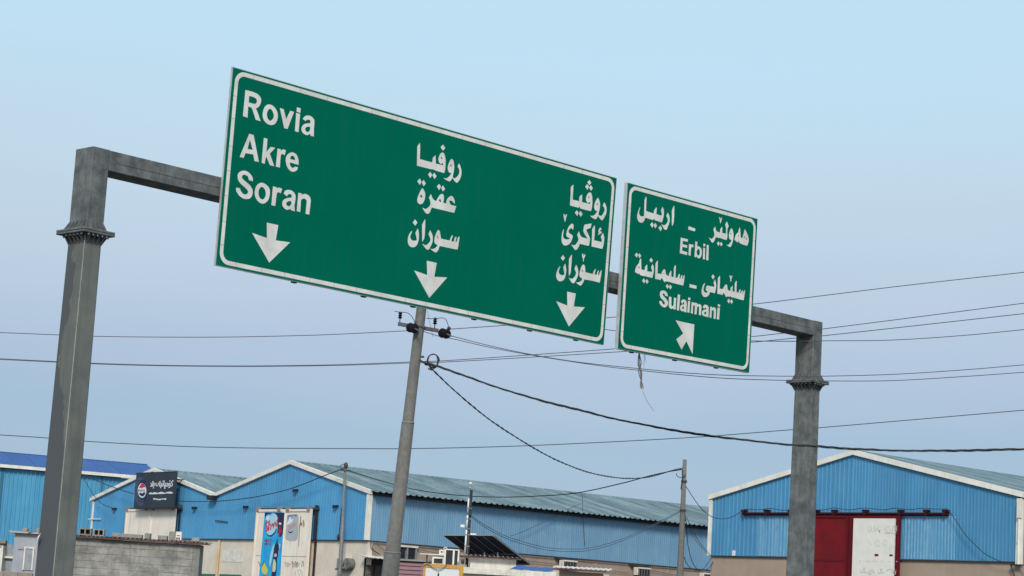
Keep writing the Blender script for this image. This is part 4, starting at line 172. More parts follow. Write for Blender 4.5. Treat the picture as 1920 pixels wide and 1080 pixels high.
M['blue_clad_side'] = mat('weathered blue cladding', (0.1322, 0.2845, 0.4475), (0.1667, 0.3221, 0.4684), scale=1.4, rough=.6, streak=.45, streakc=(0.2299, 0.365, 0.4788), rnd=.05, fine=.06)
M['blue_clad_right'] = mat('bright blue cladding', (0.05345, 0.2368, 0.4386), (0.0649, 0.2588, 0.4561), scale=1.2, rough=.5, streak=.35, streakc=(0.1527, 0.3684, 0.5439), rnd=.10, fine=.06)
M['blue_faded'] = mat('rubbed blue cladding', (0.1115, 0.307, 0.4904), (0.1784, 0.3793, 0.547), scale=9, rough=.6, streak=.6, streakc=(0.07434, 0.2709, 0.4904), rnd=.05, squash=(1, 1, .3), fine=.15)
M['blue_clad_far'] = mat('teal blue cladding', (0.06732, 0.3028, 0.5094), (0.08712, 0.3395, 0.529), scale=.6, rough=.6, streak=.45, streakc=(0.0396, 0.1835, 0.3233), rnd=.10)
M['roof_blue'] = mat('dark blue roof', (.048, .112, .29), (.06, .13, .31), scale=.5, rough=.8, spec=.1, rnd=.08, streak=.3, streakc=(.09, .16, .33))
M['roof_teal'] = mat('weathered metal roof', (.125, .185, .205), (.195, .265, .285), scale=1.2, rough=.6, spec=.25, streak=.6, streakc=(.065, .10, .115), rnd=.24)
M['cream_trim'] = mat('cream flashing', (0.8531, 0.8196, 0.7257), (0.7008, 0.6706, 0.5924), scale=2.5, rough=.55, streak=.3, streakc=(0.457, 0.4173, 0.3554), fine=.04)
M['cream_door'] = mat('cream painted steel', (0.86, 0.8054, 0.6905), (0.8113, 0.7065, 0.6059), scale=1.3, rough=.55, streak=.45, streakc=(0.5409, 0.4098, 0.2959), fine=.04)
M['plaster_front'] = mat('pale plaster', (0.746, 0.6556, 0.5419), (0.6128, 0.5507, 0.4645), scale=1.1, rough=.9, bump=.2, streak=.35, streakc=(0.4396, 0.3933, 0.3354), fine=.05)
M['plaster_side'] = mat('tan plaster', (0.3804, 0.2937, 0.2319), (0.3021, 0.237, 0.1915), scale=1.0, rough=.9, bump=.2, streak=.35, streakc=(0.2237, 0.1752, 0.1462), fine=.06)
M['plaster_tan'] = mat('tan render', (0.3915, 0.2991, 0.2304), (0.3356, 0.2592, 0.1975), scale=.9, rough=.9, bump=.2, streak=.25, streakc=(0.2461, 0.1894, 0.1458), fine=.05)
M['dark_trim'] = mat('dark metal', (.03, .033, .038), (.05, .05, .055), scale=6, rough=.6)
M['black'] = mat('black', (.012, .012, .016), (.02, .02, .025), scale=6, rough=.55)
M['wire_grey'] = mat('bare wire', (.07, .068, .095), rough=.5)
M['wire_dark'] = mat('dark wire', (.05, .055, .08), rough=.5)
M['white_old'] = mat('old white paint', (0.7814, 0.7491, 0.6731), (0.605, 0.5649, 0.4959), scale=5, rough=.6, streak=.4, streakc=(0.3151, 0.2702, 0.2125), fine=.08)
M['green_paint'] = mat('green dado paint', (.02, .14, .09), (.03, .17, .11), scale=3, rough=.6)
M['yellow_pipe'] = mat('yellow stained pipe', (.55, .36, .12), (.62, .52, .36), scale=1.5, rough=.6)
M['rust'] = mat('rust mark', (.30, .14, .10), (.38, .22, .17), scale=6, rough=.9)
M['rust_roof'] = mat('rusty roof sheet', (.10, .035, .03), (.42, .38, .35), scale=9, rough=.8, contrast=(.48, .56))
M['rust_dark'] = mat('rusty edge', (.07, .025, .02), (.12, .05, .04), scale=9, rough=.85)
M['rust_light'] = mat('stained slab', (.42, .38, .34), (.14, .07, .05), scale=9, rough=.85, contrast=(.5, .6))
M['mortar'] = mat('mortar', (.17, .17, .155), (.23, .225, .205), scale=2.5, rough=.95, bump=.4, world=True)
M['mortar_dark'] = mat('block inside', (.035, .035, .035), rough=.95)
M['block'] = mat('concrete block', (.185, .18, .162), (.355, .345, .315), scale=2.6, rough=.95, bump=.8, rnd=.07, fine=.25, streak=.5, streakc=(.10, .097, .085), world=True, srange=(.54, .7), contrast=(.36, .62))
M['block_tan'] = mat('tan block', (.30, .26, .21), (.24, .21, .17), scale=5, rough=.95, bump=.5, rnd=.12, fine=.12)
M['block_loose'] = mat('loose grey block', (.30, .30, .27), (.22, .215, .195), scale=7, rough=.95, bump=.4, rnd=.15, fine=.12)
M['shed_white'] = mat('shed white', (0.381, 0.396, 0.4494), (0.3048, 0.3213, 0.3706), scale=2.2, rough=.55, streak=.3, streakc=(0.1981, 0.2092, 0.2444))
M['shed_grey'] = mat('shed grey', (.24, .27, .30), (.33, .36, .39), scale=4, rough=.6, fine=.1)
M['shed_cream'] = mat('shed cream', (0.781, 0.7211, 0.6425), (0.6463, 0.5946, 0.5291), scale=2.5, rough=.65, streak=.35, streakc=(0.404, 0.3542, 0.3023))
M['rail_red'] = mat('old rail paint', (.055, .010, .016), (.04, .012, .016), scale=5, rough=.8, spec=.1)
M['purlin_grey'] = mat('purlin', (.17, .17, .19), rough=.7, spec=.2)
M['arm_steel'] = mat('crossarm steel', (.085, .085, .09), (.12, .12, .12), scale=12, rough=.7, spec=.2, fine=.15)
M['maroon'] = mat('maroon sheet', (.145, .045, .075), (.175, .06, .09), scale=3, rough=.5, rnd=.06)
M['maroon_dark'] = mat('maroon back', (.05, .02, .03), rough=.7)
M['orange'] = mat('orange frame', (.62, .32, .055), (.55, .27, .05), scale=3, rough=.5, streak=.2, streakc=(.3, .16, .05))
M['print_white'] = mat('white print', (.72, .74, .74), (.66, .68, .68), scale=3, rough=.5)
M['dark_glass'] = mat('dark glass', (.018, .022, .03), (.03, .035, .045), scale=2, rough=.15, spec=.5)
M['interior_dark'] = mat('unlit interior', (.02, .018, .018), rough=.9)
M['brown_dark'] = mat('dark brown door', (.05, .042, .038), (.035, .03, .028), scale=2, rough=.7)
M['grey_frame'] = mat('grey metal', (.27, .27, .26), (.18, .18, .18), scale=7, rough=.55, fine=.08)
M['porcelain'] = mat('brown porcelain', (.010, .009, .014), rough=.5, spec=.25)
M['solar'] = mat('solar module back', (.018, .020, .036), (.03, .032, .05), scale=3, rough=.6, spec=.15)
M['tarp'] = mat('blue tarpaulin', (.012, .065, .25), (.03, .11, .33), scale=4, rough=.5, bump=.3)
M['lamp_glass'] = mat('lamp glass', (.75, .76, .74), rough=.2)
M['string'] = mat('old string', (.22, .20, .20), (.15, .13, .13), scale=20, rough=.95)
M['board_dark'] = mat('dark printed vinyl', (.018, .026, .038), (.026, .036, .052), scale=.8, rough=.5)
M['poster_blue'] = mat('printed cyan', (0.005101, 0.3237, 0.6785), (0.02381, 0.476, 0.8142), scale=1.2, rough=.45)
for k_, c_ in dict(navy=(.008, .012, .075), white=(.74, .78, .8), pale_blue=(.42, .66, .80), red=(.62, .02, .045), dark_red=(.32, .015, .05), cream=(.66, .66, .42), pale_pink=(.66, .50, .54), yellow=(.70, .62, .10), green=(.10, .26, .05), silver=(.42, .47, .49), faded_blue=(.15, .24, .37), faded_red=(.62, .24, .26), dusk_blue=(.045, .065, .115), ghost_grey=(.53, .56, .54), ghost_pale=(.68, .71, .68), pale_teal=(.42, .58, .62), dark_teal=(.035, .16, .27)).items():
    M[k_] = mat('print '+k_.replace('_', ' '), c_, tuple(v*.88 for v in c_), scale=4, rough=.5)
M['red_door'] = mat('red painted steel', (.185, .0125, .018), (.145, .012, .018), scale=1.3, rough=.8, spec=.1, streak=.4, streakc=(.07, .012, .018), fine=.08, contrast=(.4, .6))
M['red_dark'] = mat('dark red steel', (.13, .010, .018), (.10, .010, .016), scale=3, rough=.8, spec=.1)
M['notice_white'] = mat('weathered notice', (0.7843, 0.7527, 0.6777), (0.7059, 0.6822, 0.6212), scale=3, rough=.6, fine=.04)
M['seam_grey'] = mat('sticker seam', (.36, .36, .36), rough=.7, spec=.1)


# galvanised steel with the old dark coating still clinging to the rear part of the column sides
def steel():
    m = mat('galvanised steel', (.092, .101, .103), (.180, .193, .188), scale=4.5, rough=.8, metal=.0, spec=.15, bump=.08, streak=.4, streakc=(.06, .064, .064), fine=.22)
    return m
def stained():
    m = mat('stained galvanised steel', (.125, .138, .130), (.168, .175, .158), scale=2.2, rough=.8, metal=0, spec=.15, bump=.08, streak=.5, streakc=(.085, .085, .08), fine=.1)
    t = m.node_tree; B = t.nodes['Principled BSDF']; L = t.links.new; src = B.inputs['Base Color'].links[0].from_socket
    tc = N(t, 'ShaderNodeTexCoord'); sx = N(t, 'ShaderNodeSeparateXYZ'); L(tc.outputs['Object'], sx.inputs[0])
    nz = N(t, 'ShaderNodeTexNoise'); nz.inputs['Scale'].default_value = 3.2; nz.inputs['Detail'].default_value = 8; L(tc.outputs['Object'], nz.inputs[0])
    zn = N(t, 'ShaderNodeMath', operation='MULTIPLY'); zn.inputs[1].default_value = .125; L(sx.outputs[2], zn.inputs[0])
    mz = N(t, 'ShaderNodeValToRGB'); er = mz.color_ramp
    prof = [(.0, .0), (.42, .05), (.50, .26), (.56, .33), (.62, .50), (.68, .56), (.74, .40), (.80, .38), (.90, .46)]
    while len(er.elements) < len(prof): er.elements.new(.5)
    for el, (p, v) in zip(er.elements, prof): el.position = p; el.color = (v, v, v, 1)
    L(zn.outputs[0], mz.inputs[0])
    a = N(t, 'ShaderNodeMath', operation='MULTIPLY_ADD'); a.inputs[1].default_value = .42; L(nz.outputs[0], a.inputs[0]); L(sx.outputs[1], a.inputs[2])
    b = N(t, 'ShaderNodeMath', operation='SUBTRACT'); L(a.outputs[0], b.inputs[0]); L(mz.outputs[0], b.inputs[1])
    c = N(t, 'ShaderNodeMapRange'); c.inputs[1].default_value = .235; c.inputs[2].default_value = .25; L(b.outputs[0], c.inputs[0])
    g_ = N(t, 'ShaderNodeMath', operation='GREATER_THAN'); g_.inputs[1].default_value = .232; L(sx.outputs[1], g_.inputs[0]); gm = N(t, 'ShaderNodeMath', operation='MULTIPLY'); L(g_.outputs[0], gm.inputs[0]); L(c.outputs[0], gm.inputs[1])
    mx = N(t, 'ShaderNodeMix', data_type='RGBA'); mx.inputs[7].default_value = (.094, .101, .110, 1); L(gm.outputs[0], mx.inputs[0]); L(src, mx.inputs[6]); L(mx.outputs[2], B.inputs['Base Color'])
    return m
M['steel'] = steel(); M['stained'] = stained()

# ------------------------------------------------------------------ mesh helpers
class MB:
    def __init__(s): s.v = []; s.f = []
    def add(s, vs, fs):
        o = len(s.v); s.v += [tuple(v) for v in vs]; s.f += [tuple(i+o for i in f) for f in fs]
    def box(s, x0, x1, y0, y1, z0, z1):
        s.add([(x0,y0,z0),(x1,y0,z0),(x1,y1,z0),(x0,y1,z0),(x0,y0,z1),(x1,y0,z1),(x1,y1,z1),(x0,y1,z1)],
              [(0,3,2,1),(4,5,6,7),(0,1,5,4),(1,2,6,5),(2,3,7,6),(3,0,4,7)]); return s
    def bbox(s, x0, x1, y0, y1, z0, z1, b=.01):      # box with small chamfers all round its front/vertical edges
        P = [(x0+b,y0),(x1-b,y0),(x1,y0+b),(x1,y1-b),(x1-b,y1),(x0+b,y1),(x0,y1-b),(x0,y0+b)]
        Q = [(x0+b+b,y0+b),(x1-b-b,y0+b),(x1-b,y0+b+b),(x1-b,y1-b-b),(x1-b-b,y1-b),(x0+b+b,y1-b),(x0+b,y1-b-b),(x0+b,y0+b+b)]
        vs = [(x,y,z0) for x,y in Q]+[(x,y,z0+b) for x,y in P]+[(x,y,z1-b) for x,y in P]+[(x,y,z1) for x,y in Q]
        fs = [tuple(range(7,-1,-1)), tuple(range(24,32))]
        for k in range(3):
            for i in range(8): j = (i+1) % 8; fs.append((k*8+i, k*8+j, k*8+8+j, k*8+8+i))
        s.add(vs, fs); return s
    def prism(s, loop, y0, y1):                      # outline in x,z extruded in y (loop is counter-clockwise seen from -y)
        n = len(loop); vs = [(x,y0,z) for x,z in loop]+[(x,y1,z) for x,z in loop]
        fs = [tuple(range(n)), tuple(range(2*n-1,n-1,-1))]+[(i,i+n,(i+1)%n+n,(i+1)%n) for i in range(n)]
        s.add(vs, fs); return s
    def loft(s, rings, caps=True):
        n = len(rings[0]); o = len(s.v)
        for r in rings: s.v += [tuple(v) for v in r]
        for k in range(len(rings)-1):
            for i in range(n): j = (i+1) % n; s.f.append((o+k*n+i, o+k*n+j, o+(k+1)*n+j, o+(k+1)*n+i))
        if caps: s.f.append(tuple(o+i for i in range(n-1,-1,-1))); s.f.append(tuple(o+(len(rings)-1)*n+i for i in range(n)))
        return s
    def tube(s, pts, r, n=8, rs=None, caps=True):
        pts = [Vector(p) for p in pts]; rings = []; nx = None
        for i, p in enumerate(pts):
            t = (pts[min(i+1,len(pts)-1)]-pts[max(i-1,0)]).normalized()
            if nx is None: nx = t.cross(Vector((0,0,1)) if abs(t.z) < .9 else Vector((1,0,0))).normalized()
            nx = (nx-t*nx.dot(t)).normalized(); b = t.cross(nx); rr = rs[i] if rs else r
            rings.append([p+nx*rr*math.cos(2*math.pi*k/n)+b*rr*math.sin(2*math.pi*k/n) for k in range(n)])
        return s.loft(rings, caps)
    def flat(s, loops, y):                           # filled outlines (holes by even-odd) in x,z at depth y facing -y
        def inside(p, l):
            c = False
            for (x1, z1), (x2, z2) in zip(l, l[1:]+l[:1]):
                if (z1 > p[1]) != (z2 > p[1]) and p[0] < (x2-x1)*(p[1]-z1)/(z2-z1)+x1: c = not c
            return c
        loops = [list(l) for l in loops]; par = [[j for j, m_ in enumerate(loops) if j != i and inside(l[0], m_)] for i, l in enumerate(loops)]
        if len(loops) > 1:
            for i in range(len(loops)):
                if not par[i]: s.flat1([loops[i]]+[loops[j] for j in range(len(loops)) if par[j] == [i]], y)
            return s
        return s.flat1(loops, y)
    def flat1(s, loops, y):
        pl = [[Vector((a, b, 0)) for a, b in l] for l in loops]; tri = tessellate_polygon(pl)
        fl = [v for l in pl for v in l]; o = len(s.v); s.v += [(v.x, y, v.y) for v in fl]
        for t in tri:
            a, b, c = (fl[i] for i in t); cr = (b.x-a.x)*(c.y-a.y)-(b.y-a.y)*(c.x-a.x)
            if abs(cr) < 1e-12: continue
            t = t if cr > 0 else (t[0], t[2], t[1]); s.f.append(tuple(o+i for i in t))
        return s
    def sphere(s, c, rx, ry=None, rz=None, n=10, k=6):
        ry = ry or rx; rz = rz or rx
        return s.loft([[(c[0]+rx*math.sin(math.pi*j/k)*math.cos(2*math.pi*i/n), c[1]+ry*math.sin(math.pi*j/k)*math.sin(2*math.pi*i/n), c[2]-rz*math.cos(math.pi*j/k)) for i in range(n)] for j in [.15]+list(range(1,k))+[k-.15]])
    def mesh(s, name, mat, smooth=False):
        me = bpy.data.meshes.new(name); me.from_pydata(s.v, [], s.f); me.update()
        if mat: me.materials.append(M[mat] if isinstance(mat, str) else mat)
        if smooth:
            for p in me.polygons: p.use_smooth = len(p.vertices) == 4
        return me
    def build(s, name, mat, parent=None, smooth=False, loc=None):
        return put(name, s.mesh(name, mat, smooth), parent, loc)
def put(name, me, parent=None, loc=None, mtx=None):
    o = bpy.data.objects.new(name, me); COL.objects.link(o); o.parent = parent
    if mtx is not None: o.matrix_local = mtx
    elif loc is not None: o.location = loc
    return o
def tag(o, label=None, cat=None, group=None, kind=None):
    for k, v in (('label', label), ('category', cat), ('group', group), ('kind', kind)):
        if v: o[k] = v
    return o
def thing(name, label, cat, loc=(0,0,0), rz=0.0, group=None):
    o = bpy.data.objects.new(name, None); COL.objects.link(o); o.location = loc; o.rotation_euler = (0, 0, rz); o.empty_display_size = .2
    return tag(o, label, cat, group)
def copy_tree(o, parent=None):
    c = o.copy(); COL.objects.link(c); c.parent = parent
    for ch in list(o.children): copy_tree(ch, c)
    return c
def catmull(P, k=6):
    P = [Vector(p) for p in P]; o = []
    for i in range(len(P)-1):
        a, b, c, d = P[max(i-1,0)], P[i], P[i+1], P[min(i+2,len(P)-1)]
        # chord-limited tangents keep uneven point spacing from overshooting
        L = (c-b).length; m1 = (c-a)/max((c-a).length, 1e-6)*L; m2 = (d-b)/max((d-b).length, 1e-6)*L
        for j in range(k):
            t = j/k; o.append((2*t**3-3*t*t+1)*b+(t**3-2*t*t+t)*m1+(-2*t**3+3*t*t)*c+(t**3-t*t)*m2)
    o.append(P[-1]); return o
mm = lambda loops, sx=1: [[(sx*a/1000, b/1000) for a, b in l] for l in loops]

# ------------------------------------------------------------------ ground and roads
g = MB(); g.add([(-1500,-300,0),(1500,-300,0),(1500,3000,0),(-1500,3000,0)], [(0,1,2,3)])
tag(g.build('ground', 'earth'), kind='structure')
GX, GY = -4.845, 34.700
TG = R(45.93)                                       # beam direction of the gantry
def gw(u, y, z=0): return (GX+u*math.cos(TG)-y*math.sin(TG), GY+u*math.sin(TG)+y*math.cos(TG), z)
rd = MB(); rd.add([gw(-1.2,-70,.006), gw(15.6,-70,.006), gw(15.6,6,.006), gw(-1.2,6,.006)], [(0,1,2,3)])
tag(rd.build('road', 'asphalt'), kind='structure')
pv = MB(); pv.add([(-60,43,.004),(80,43,.004),(80,84,.004),(-60,84,.004)], [(0,1,2,3)])
tag(pv.build('yard_pavement', 'pavement'), kind='structure')
mk = MB()
for u in (3.3, 6.6, 10.0):
    for k in range(10): y = -66+k*7; mk.add([gw(u-.06,y,.011), gw(u+.06,y,.011), gw(u+.06,y+3,.011), gw(u-.06,y+3,.011)], [(0,1,2,3)])
for u in (-.9, 15.3): mk.add([gw(u-.06,-70,.011), gw(u+.06,-70,.011), gw(u+.06,6,.011), gw(u-.06,6,.011)], [(0,1,2,3)])
tag(mk.build('lane_marking', 'white_paint'), kind='structure')
for u in (-1.35, 15.6):
    kb = MB(); kb.add([gw(u,-70,0), gw(u+.15,-70,0), gw(u+.15,6,0), gw(u,6,0), gw(u,-70,.14), gw(u+.15,-70,.14), gw(u+.15,6,.14), gw(u,6,.14)], [(4,5,6,7),(0,1,5,4),(1,2,6,5),(2,3,7,6),(3,0,4,7)])
    tag(kb.build('kerb', 'concrete'), kind='structure')

# ------------------------------------------------------------------ cladding
def sheet_mesh(name, mat, x0, x1, zb, zt, pitch=.2, amp=.022, seam=True):
    """ribbed metal sheet, x along its width, outward = -y; zb/zt are functions of x"""
    b = MB(); xs = []; n = max(1, round((x1-x0)/pitch)); p = (x1-x0)/n
    for i in range(n):
        a = x0+i*p; xs += [(a, 0), (a+p*.50, 0), (a+p*.62, -amp), (a+p*.88, -amp)]
    xs.append((x1, 0))
    if seam: xs[0] = (x0, -.004)
    for x, y in xs: b.v.append((x, y, zb(x))); b.v.append((x, y, zt(x)))
    for i in range(len(xs)-1): b.f.append((2*i, 2*i+2, 2*i+3, 2*i+1))
    return b.mesh(name, mat)
K = lambda v: (lambda x: v)

def roof_slope(parent, xe, ze, xr, zr, y0, y1, mat, lap=.28, pitch=.31, amp=.05):
    """sheets from the eave (xe,ze) up to the ridge (xr,zr), laid along y"""
    d = Vector((xr-xe, 0, zr-ze)); L = d.length; d.normalize(); right = xe > xr
    X = Vector((0, 1 if right else -1, 0)); Z = d; Y = Z.cross(X)
    n = int(round((y1-y0)/.62)); w_ = (y1-y0)/n
    me = sheet_mesh('roof_sheet', mat, 0, w_, K(-lap), K(L), pitch, amp)
    for i in range(n):
        o = y0+i*w_ if right else y0+(i+1)*w_
        mt = Matrix((X, Y, Z)).transposed().to_4x4(); mt.translation = Vector((xe, o, ze+.002*(i % 2)))
        put('roof_sheet', me, parent, mtx=mt)

def verge(parent, pts, h=.17, y0=-.12, y1=.04, mat='cream_trim', name='verge_trim', seg=2.2):
    """flashing boards following the roofline (pts in x,z are the top edge)"""
    for (xa, za), (xb, zb) in zip(pts, pts[1:]):
        L = math.hypot(xb-xa, zb-za); n = max(1, round(L/seg))
        for i in range(n):
            f0, f1 = i/n, (i+1)/n; g_ = .004/L
            P = [(xa+(xb-xa)*(f0+g_), za+(zb-za)*(f0+g_)), (xa+(xb-xa)*(f1-g_), za+(zb-za)*(f1-g_))]
            dz = .004*(i % 2)
            MB().prism([(P[0][0], P[0][1]-h), (P[1][0], P[1][1]-h), (P[1][0], P[1][1]), (P[0][0], P[0][1])], y0-dz, y1).build(name, mat, parent)
        
# ================================================================== warehouse with two gables (centre)
TB = R(-51.72)
wh = thing('warehouse', 'long blue corrugated warehouse with two front gables and a pale plastered base wall', 'warehouse', (-5.394, 90.0, 0), TB)
GZ = [(-24.45, 6.74), (-18.3, 8.13), (-12.39, 6.84), (-6.15, 8.22), (.12, 6.83)]
def gtop(x):
    for (xa, za), (xb, zb) in zip(GZ, GZ[1:]):
        if xa <= x <= xb: return za+(zb-za)*(x-xa)/(xb-xa)-.10
    return 6.6
DEPTH = 34.0
cuts = [-24.2+i*1.0 for i in range(12)]+[-12.39]+[-12.39+i*1.0 for i in range(1, 13)]
cuts = sorted(set(cuts+[-18.3, -6.15])); cuts = [c for c in cuts if not (c not in (-18.3, -6.15) and min(abs(c+18.3), abs(c+6.15)) < .35)]
if cuts[-1] < -.6: cuts.append(-.11)
else: cuts[-1] = -.11
for a, b in zip(cuts, cuts[1:]):
    put('cladding_sheet', sheet_mesh('cladding_sheet', 'blue_clad', a, b, K(4.76), gtop, amp=.011), wh)
n = 34; wl = DEPTH/n
me = sheet_mesh('cladding_sheet', 'blue_clad_side', 0, wl, K(4.76), K(6.70), pitch=.125, amp=.010)
for i in range(n):
    mt = Matrix.Rotation(R(90), 4, 'Z'); mt.translation = Vector((0, .11+i*wl, 0)); put('cladding_sheet', me, wh, mtx=mt)
# base walls (hollow), dark strip standing in for the shadow line below the cladding
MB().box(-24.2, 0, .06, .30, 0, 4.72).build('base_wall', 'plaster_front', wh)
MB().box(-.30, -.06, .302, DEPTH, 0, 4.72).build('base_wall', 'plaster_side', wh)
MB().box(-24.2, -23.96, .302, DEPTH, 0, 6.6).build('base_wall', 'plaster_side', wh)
MB().box(-24.2, 0, DEPTH+.002, DEPTH+.2, 0, 6.6).build('base_wall', 'plaster_side', wh)
MB().box(-24.2, .03, -.03, .058, 4.722, 4.758).box(.032, .06, -.03, DEPTH, 4.722, 4.758).build('drip_shadow_strip', 'dark_trim', wh)
MB().box(-24.2, -.12, .05, .12, 4.76, 6.6).box(-.12, -.05, .122, DEPTH, 4.76, 6.68).build('wall_frame', 'dark_trim', wh)
roof_slope(wh, .22, 6.80, -6.15, 8.17, -.06, DEPTH, 'roof_teal')
roof_slope(wh, -12.39, 6.80, -6.15, 8.165, -.06, DEPTH, 'roof_teal', lap=0)
roof_slope(wh, -12.39, 6.80, -18.3, 8.08, -.06, DEPTH, 'roof_teal', lap=0)
roof_slope(wh, -24.4, 6.72, -18.3, 8.075, -.06, DEPTH, 'roof_teal')
rc = MB()
for xr, zr in ((-6.15, 8.17), (-18.3, 8.08)): rc.prism([(xr-.2, zr-.01), (xr+.2, zr-.01), (xr, zr+.05)], .05, DEPTH)
rc.build('ridge_cap', 'roof_teal', wh)
verge(wh, GZ)
MB().box(-.12, .06, -.08, .0, 4.76, 6.66).box(.0, .07, -.078, .10, 4.76, 6.66).build('corner_trim', 'cream_trim', wh)
MB().box(-24.24, -24.12, -.05, .02, 4.76, 6.55).build('corner_trim', 'cream_trim', wh)
MB().box(-.04, .10, .13, DEPTH, 6.62, 6.73).build('eave_shadow_strip', 'dark_trim', wh)  # dark box drawn in for the gap and shadow beneath the eave
MB().prism([(-12.62, 6.52), (-12.14, 6.52), (-12.1, 6.72), (-12.66, 6.72)], -.34, -.122).build('gutter_outlet', 'black', wh)
# brackets and rods on the gable walls
for x, z in ((-9.58, 6.2), (-5.59, 6.9), (-2.39, 6.18), (-21.85, 6.19), (-14.1, 6.19)):
    MB().box(x-.15, x+.15, -.10, -.025, z-.01, z+.04).box(x-.12, x-.08, -.16, -.10, z-.10, z+.04).box(x-.0, x+.12, -.19, -.10, z-.07, z+.03).build('wall_bracket', 'black', wh)
MB().tube([(-12.17, -.06, 5.59), (-11.08, -.06, 5.52)], .022, 6).build('wall_rod', 'black', wh)
MB().tube([(-2.0, -.07, 4.78), (-1.98, -.07, 4.95), (-1.97, -.05, 6.1)], .018, 6).build('cable_drop', 'black', wh)
MB().sphere((-2.01, -.07, 4.86), .09, .05, .14).build('junction_box', 'black', wh)
for x in (-11.73,):
    MB().tube([(x, -.02, 4.68), (x, -.02, .3)], .06, 8).build('drain_pipe', 'yellow_pipe', wh)
MB().box(-11.5, -9.72, -.004+.05, .058, 3.72, 4.26).build('paint_patch', 'white_old', wh)
MB().box(-13.6, -11.85, .045, .058, 2.6, 3.15).box(-11.6, -9.72, .045, .058, 2.6, 3.16).build('painted_dado', 'green_paint', wh)
# left gable sliding door
def door(x0, x1, xm, z1, nm='door_leaf', mt='cream_door'):
    for a, b in ((x0, xm-.012), (xm+.012, x1)):
        d = MB().box(a, b, -.26, -.20, .15, z1).build(nm, mt, wh)
        fr = MB().box(a, a+.10, -.30, -.262, .15, z1).box(b-.10, b, -.30, -.262, .15, z1).box(a+.10, b-.10, -.30, -.262, z1-.10, z1)
        fr.build('door_frame', mt, d)
    rl = MB().box(x0-.2, x1+.25, -.19, -.03, z1-.02, z1+.07).build('door_rail', 'dark_trim', wh)
    for x in (x0+.12, xm-.35, xm+.35, x1-.15):
        MB().box(x-.09, x+.09, -.34, -.192, z1-.08, z1+.12).box(x-.17, x-.11, -.32, -.192, z1-.05, z1+.09).build('door_hanger', 'grey_frame', rl)
door(-20.25, -15.5, -17.85, 6.13)
MB().box(-15.46, -15.40, -.10, -.03, 4.0, 6.1).build('door_stop', 'black', wh)
door(-8.32, -3.92, -6.08, 6.05)
MB().box(-3.89, -3.74, -.12, -.03, 4.77, 6.22).box(-3.88, -3.80, -.03, .05, .1, 4.69).build('door_stop', 'black', wh)
MB().box(-8.14, -3.98, -.266, -.2615, 4.0, 4.02).build('door_seam', 'rust', wh)
# printed poster and faded sticker on the right-hand door
po = None; yy = -.3045
for nm, c, loops in POSTER:
    for lp in mm(loops):
        b = MB(); b.flat([lp], yy); yy -= .0006
        if nm == 'poster_panel': po = b.build('poster', c, wh)
        else: b.build(nm, c, po)
st = None; yy = -.2625
for nm, c, loops in STICKER:
    for lp in mm(loops):
        b = MB(); b.flat([lp], yy); yy -= .0006
        if nm == 'sticker_panel': st = b.build('faded_sticker', c, wh)
        else: b.build(nm, c, st)
def marks(lists, y, name, mt, parent):
    b = MB()
    for i, lp in enumerate(mm(lists)): b.flat([lp], y-.0004*i)
    return b.build(name, mt, parent)
marks(GRAFFITI, -.263, 'phone_number', 'black', wh); marks(SCRIBBLE, -.263, 'scribble', 'rust', wh); marks(RUST, -.263, 'rust_stain', 'rust', wh)
# facade of the long side: window, doorway with awning, air conditioners
def side(name, mt, y0, y1, z0, z1, x0, x1, parent=wh): return MB().box(x0, x1, y0, y1, z0, z1).build(name, mt, parent)
wi = side('window', 'white_old', 1.52, 2.62, 4.60, 4.68, -.055, .06)
for y in (1.55, 2.06, 2.52): side('window_frame', 'grey_frame', y, y+.07, 4.12, 4.598, -.055, .03, wi)
for y in (1.62, 2.13): side('window_pane', 'dark_glass', y+.002, y+.388, 4.12, 4.598, -.05, -.02, wi)
dw = side('doorway', 'interior_dark', -.02, .92, .05, 4.02, -.058, -.03)
for y in (.06, .50): side('door_leaf', 'brown_dark', y, y+.36, .1, 3.75, -.028, .0, dw)
aw = MB()
for i in range(12):
    a = -.30+i*.12; z = 4.10-.02*(i % 2); aw.add([(-.05,a,z+.02),(-.05,a+.12,z+.04),(.75,a+.12,z-.05),(.75,a,z-.07)], [(0,1,2,3)]); aw.add([(-.05,a,z),(.75,a,z-.09),(.75,a+.12,z-.07),(-.05,a+.12,z+.02)], [(0,1,2,3)])
aw.build('awning', 'white_old', wh)
for i, P in enumerate((((.06,.14,4.70),(.05,.2,4.45),(.06,.45,4.28),(.2,.6,4.2)), ((.06,.2,4.70),(.05,.3,4.4),(.1,.62,4.22)), ((.05,.5,4.6),(.05,1.0,4.35),(.05,1.5,4.25)))):
    MB().tube(catmull(P), .012, 5).build('loose_wire', 'black', wh)
for i, P in enumerate((((.03,2.6,4.56),(.03,4.2,4.42),(.03,6.2,4.36)), ((.03,5.3,4.5),(.03,9.0,4.45),(.03,14.6,4.3)), ((.03,16.0,4.5),(.03,18.0,4.35),(.03,20.5,4.38)))):
    MB().tube(catmull(P), .010, 5).build('wall_cable', 'dark_trim', wh)
for y in (8.3, 12.6, 17.0): side('pilaster', 'plaster_side', y, y+.12, 0, 4.71, -.058, -.035)
side('patched_strip', 'plaster_front', 6.0, 13.5, 3.2, 4.15, -.058, -.05)
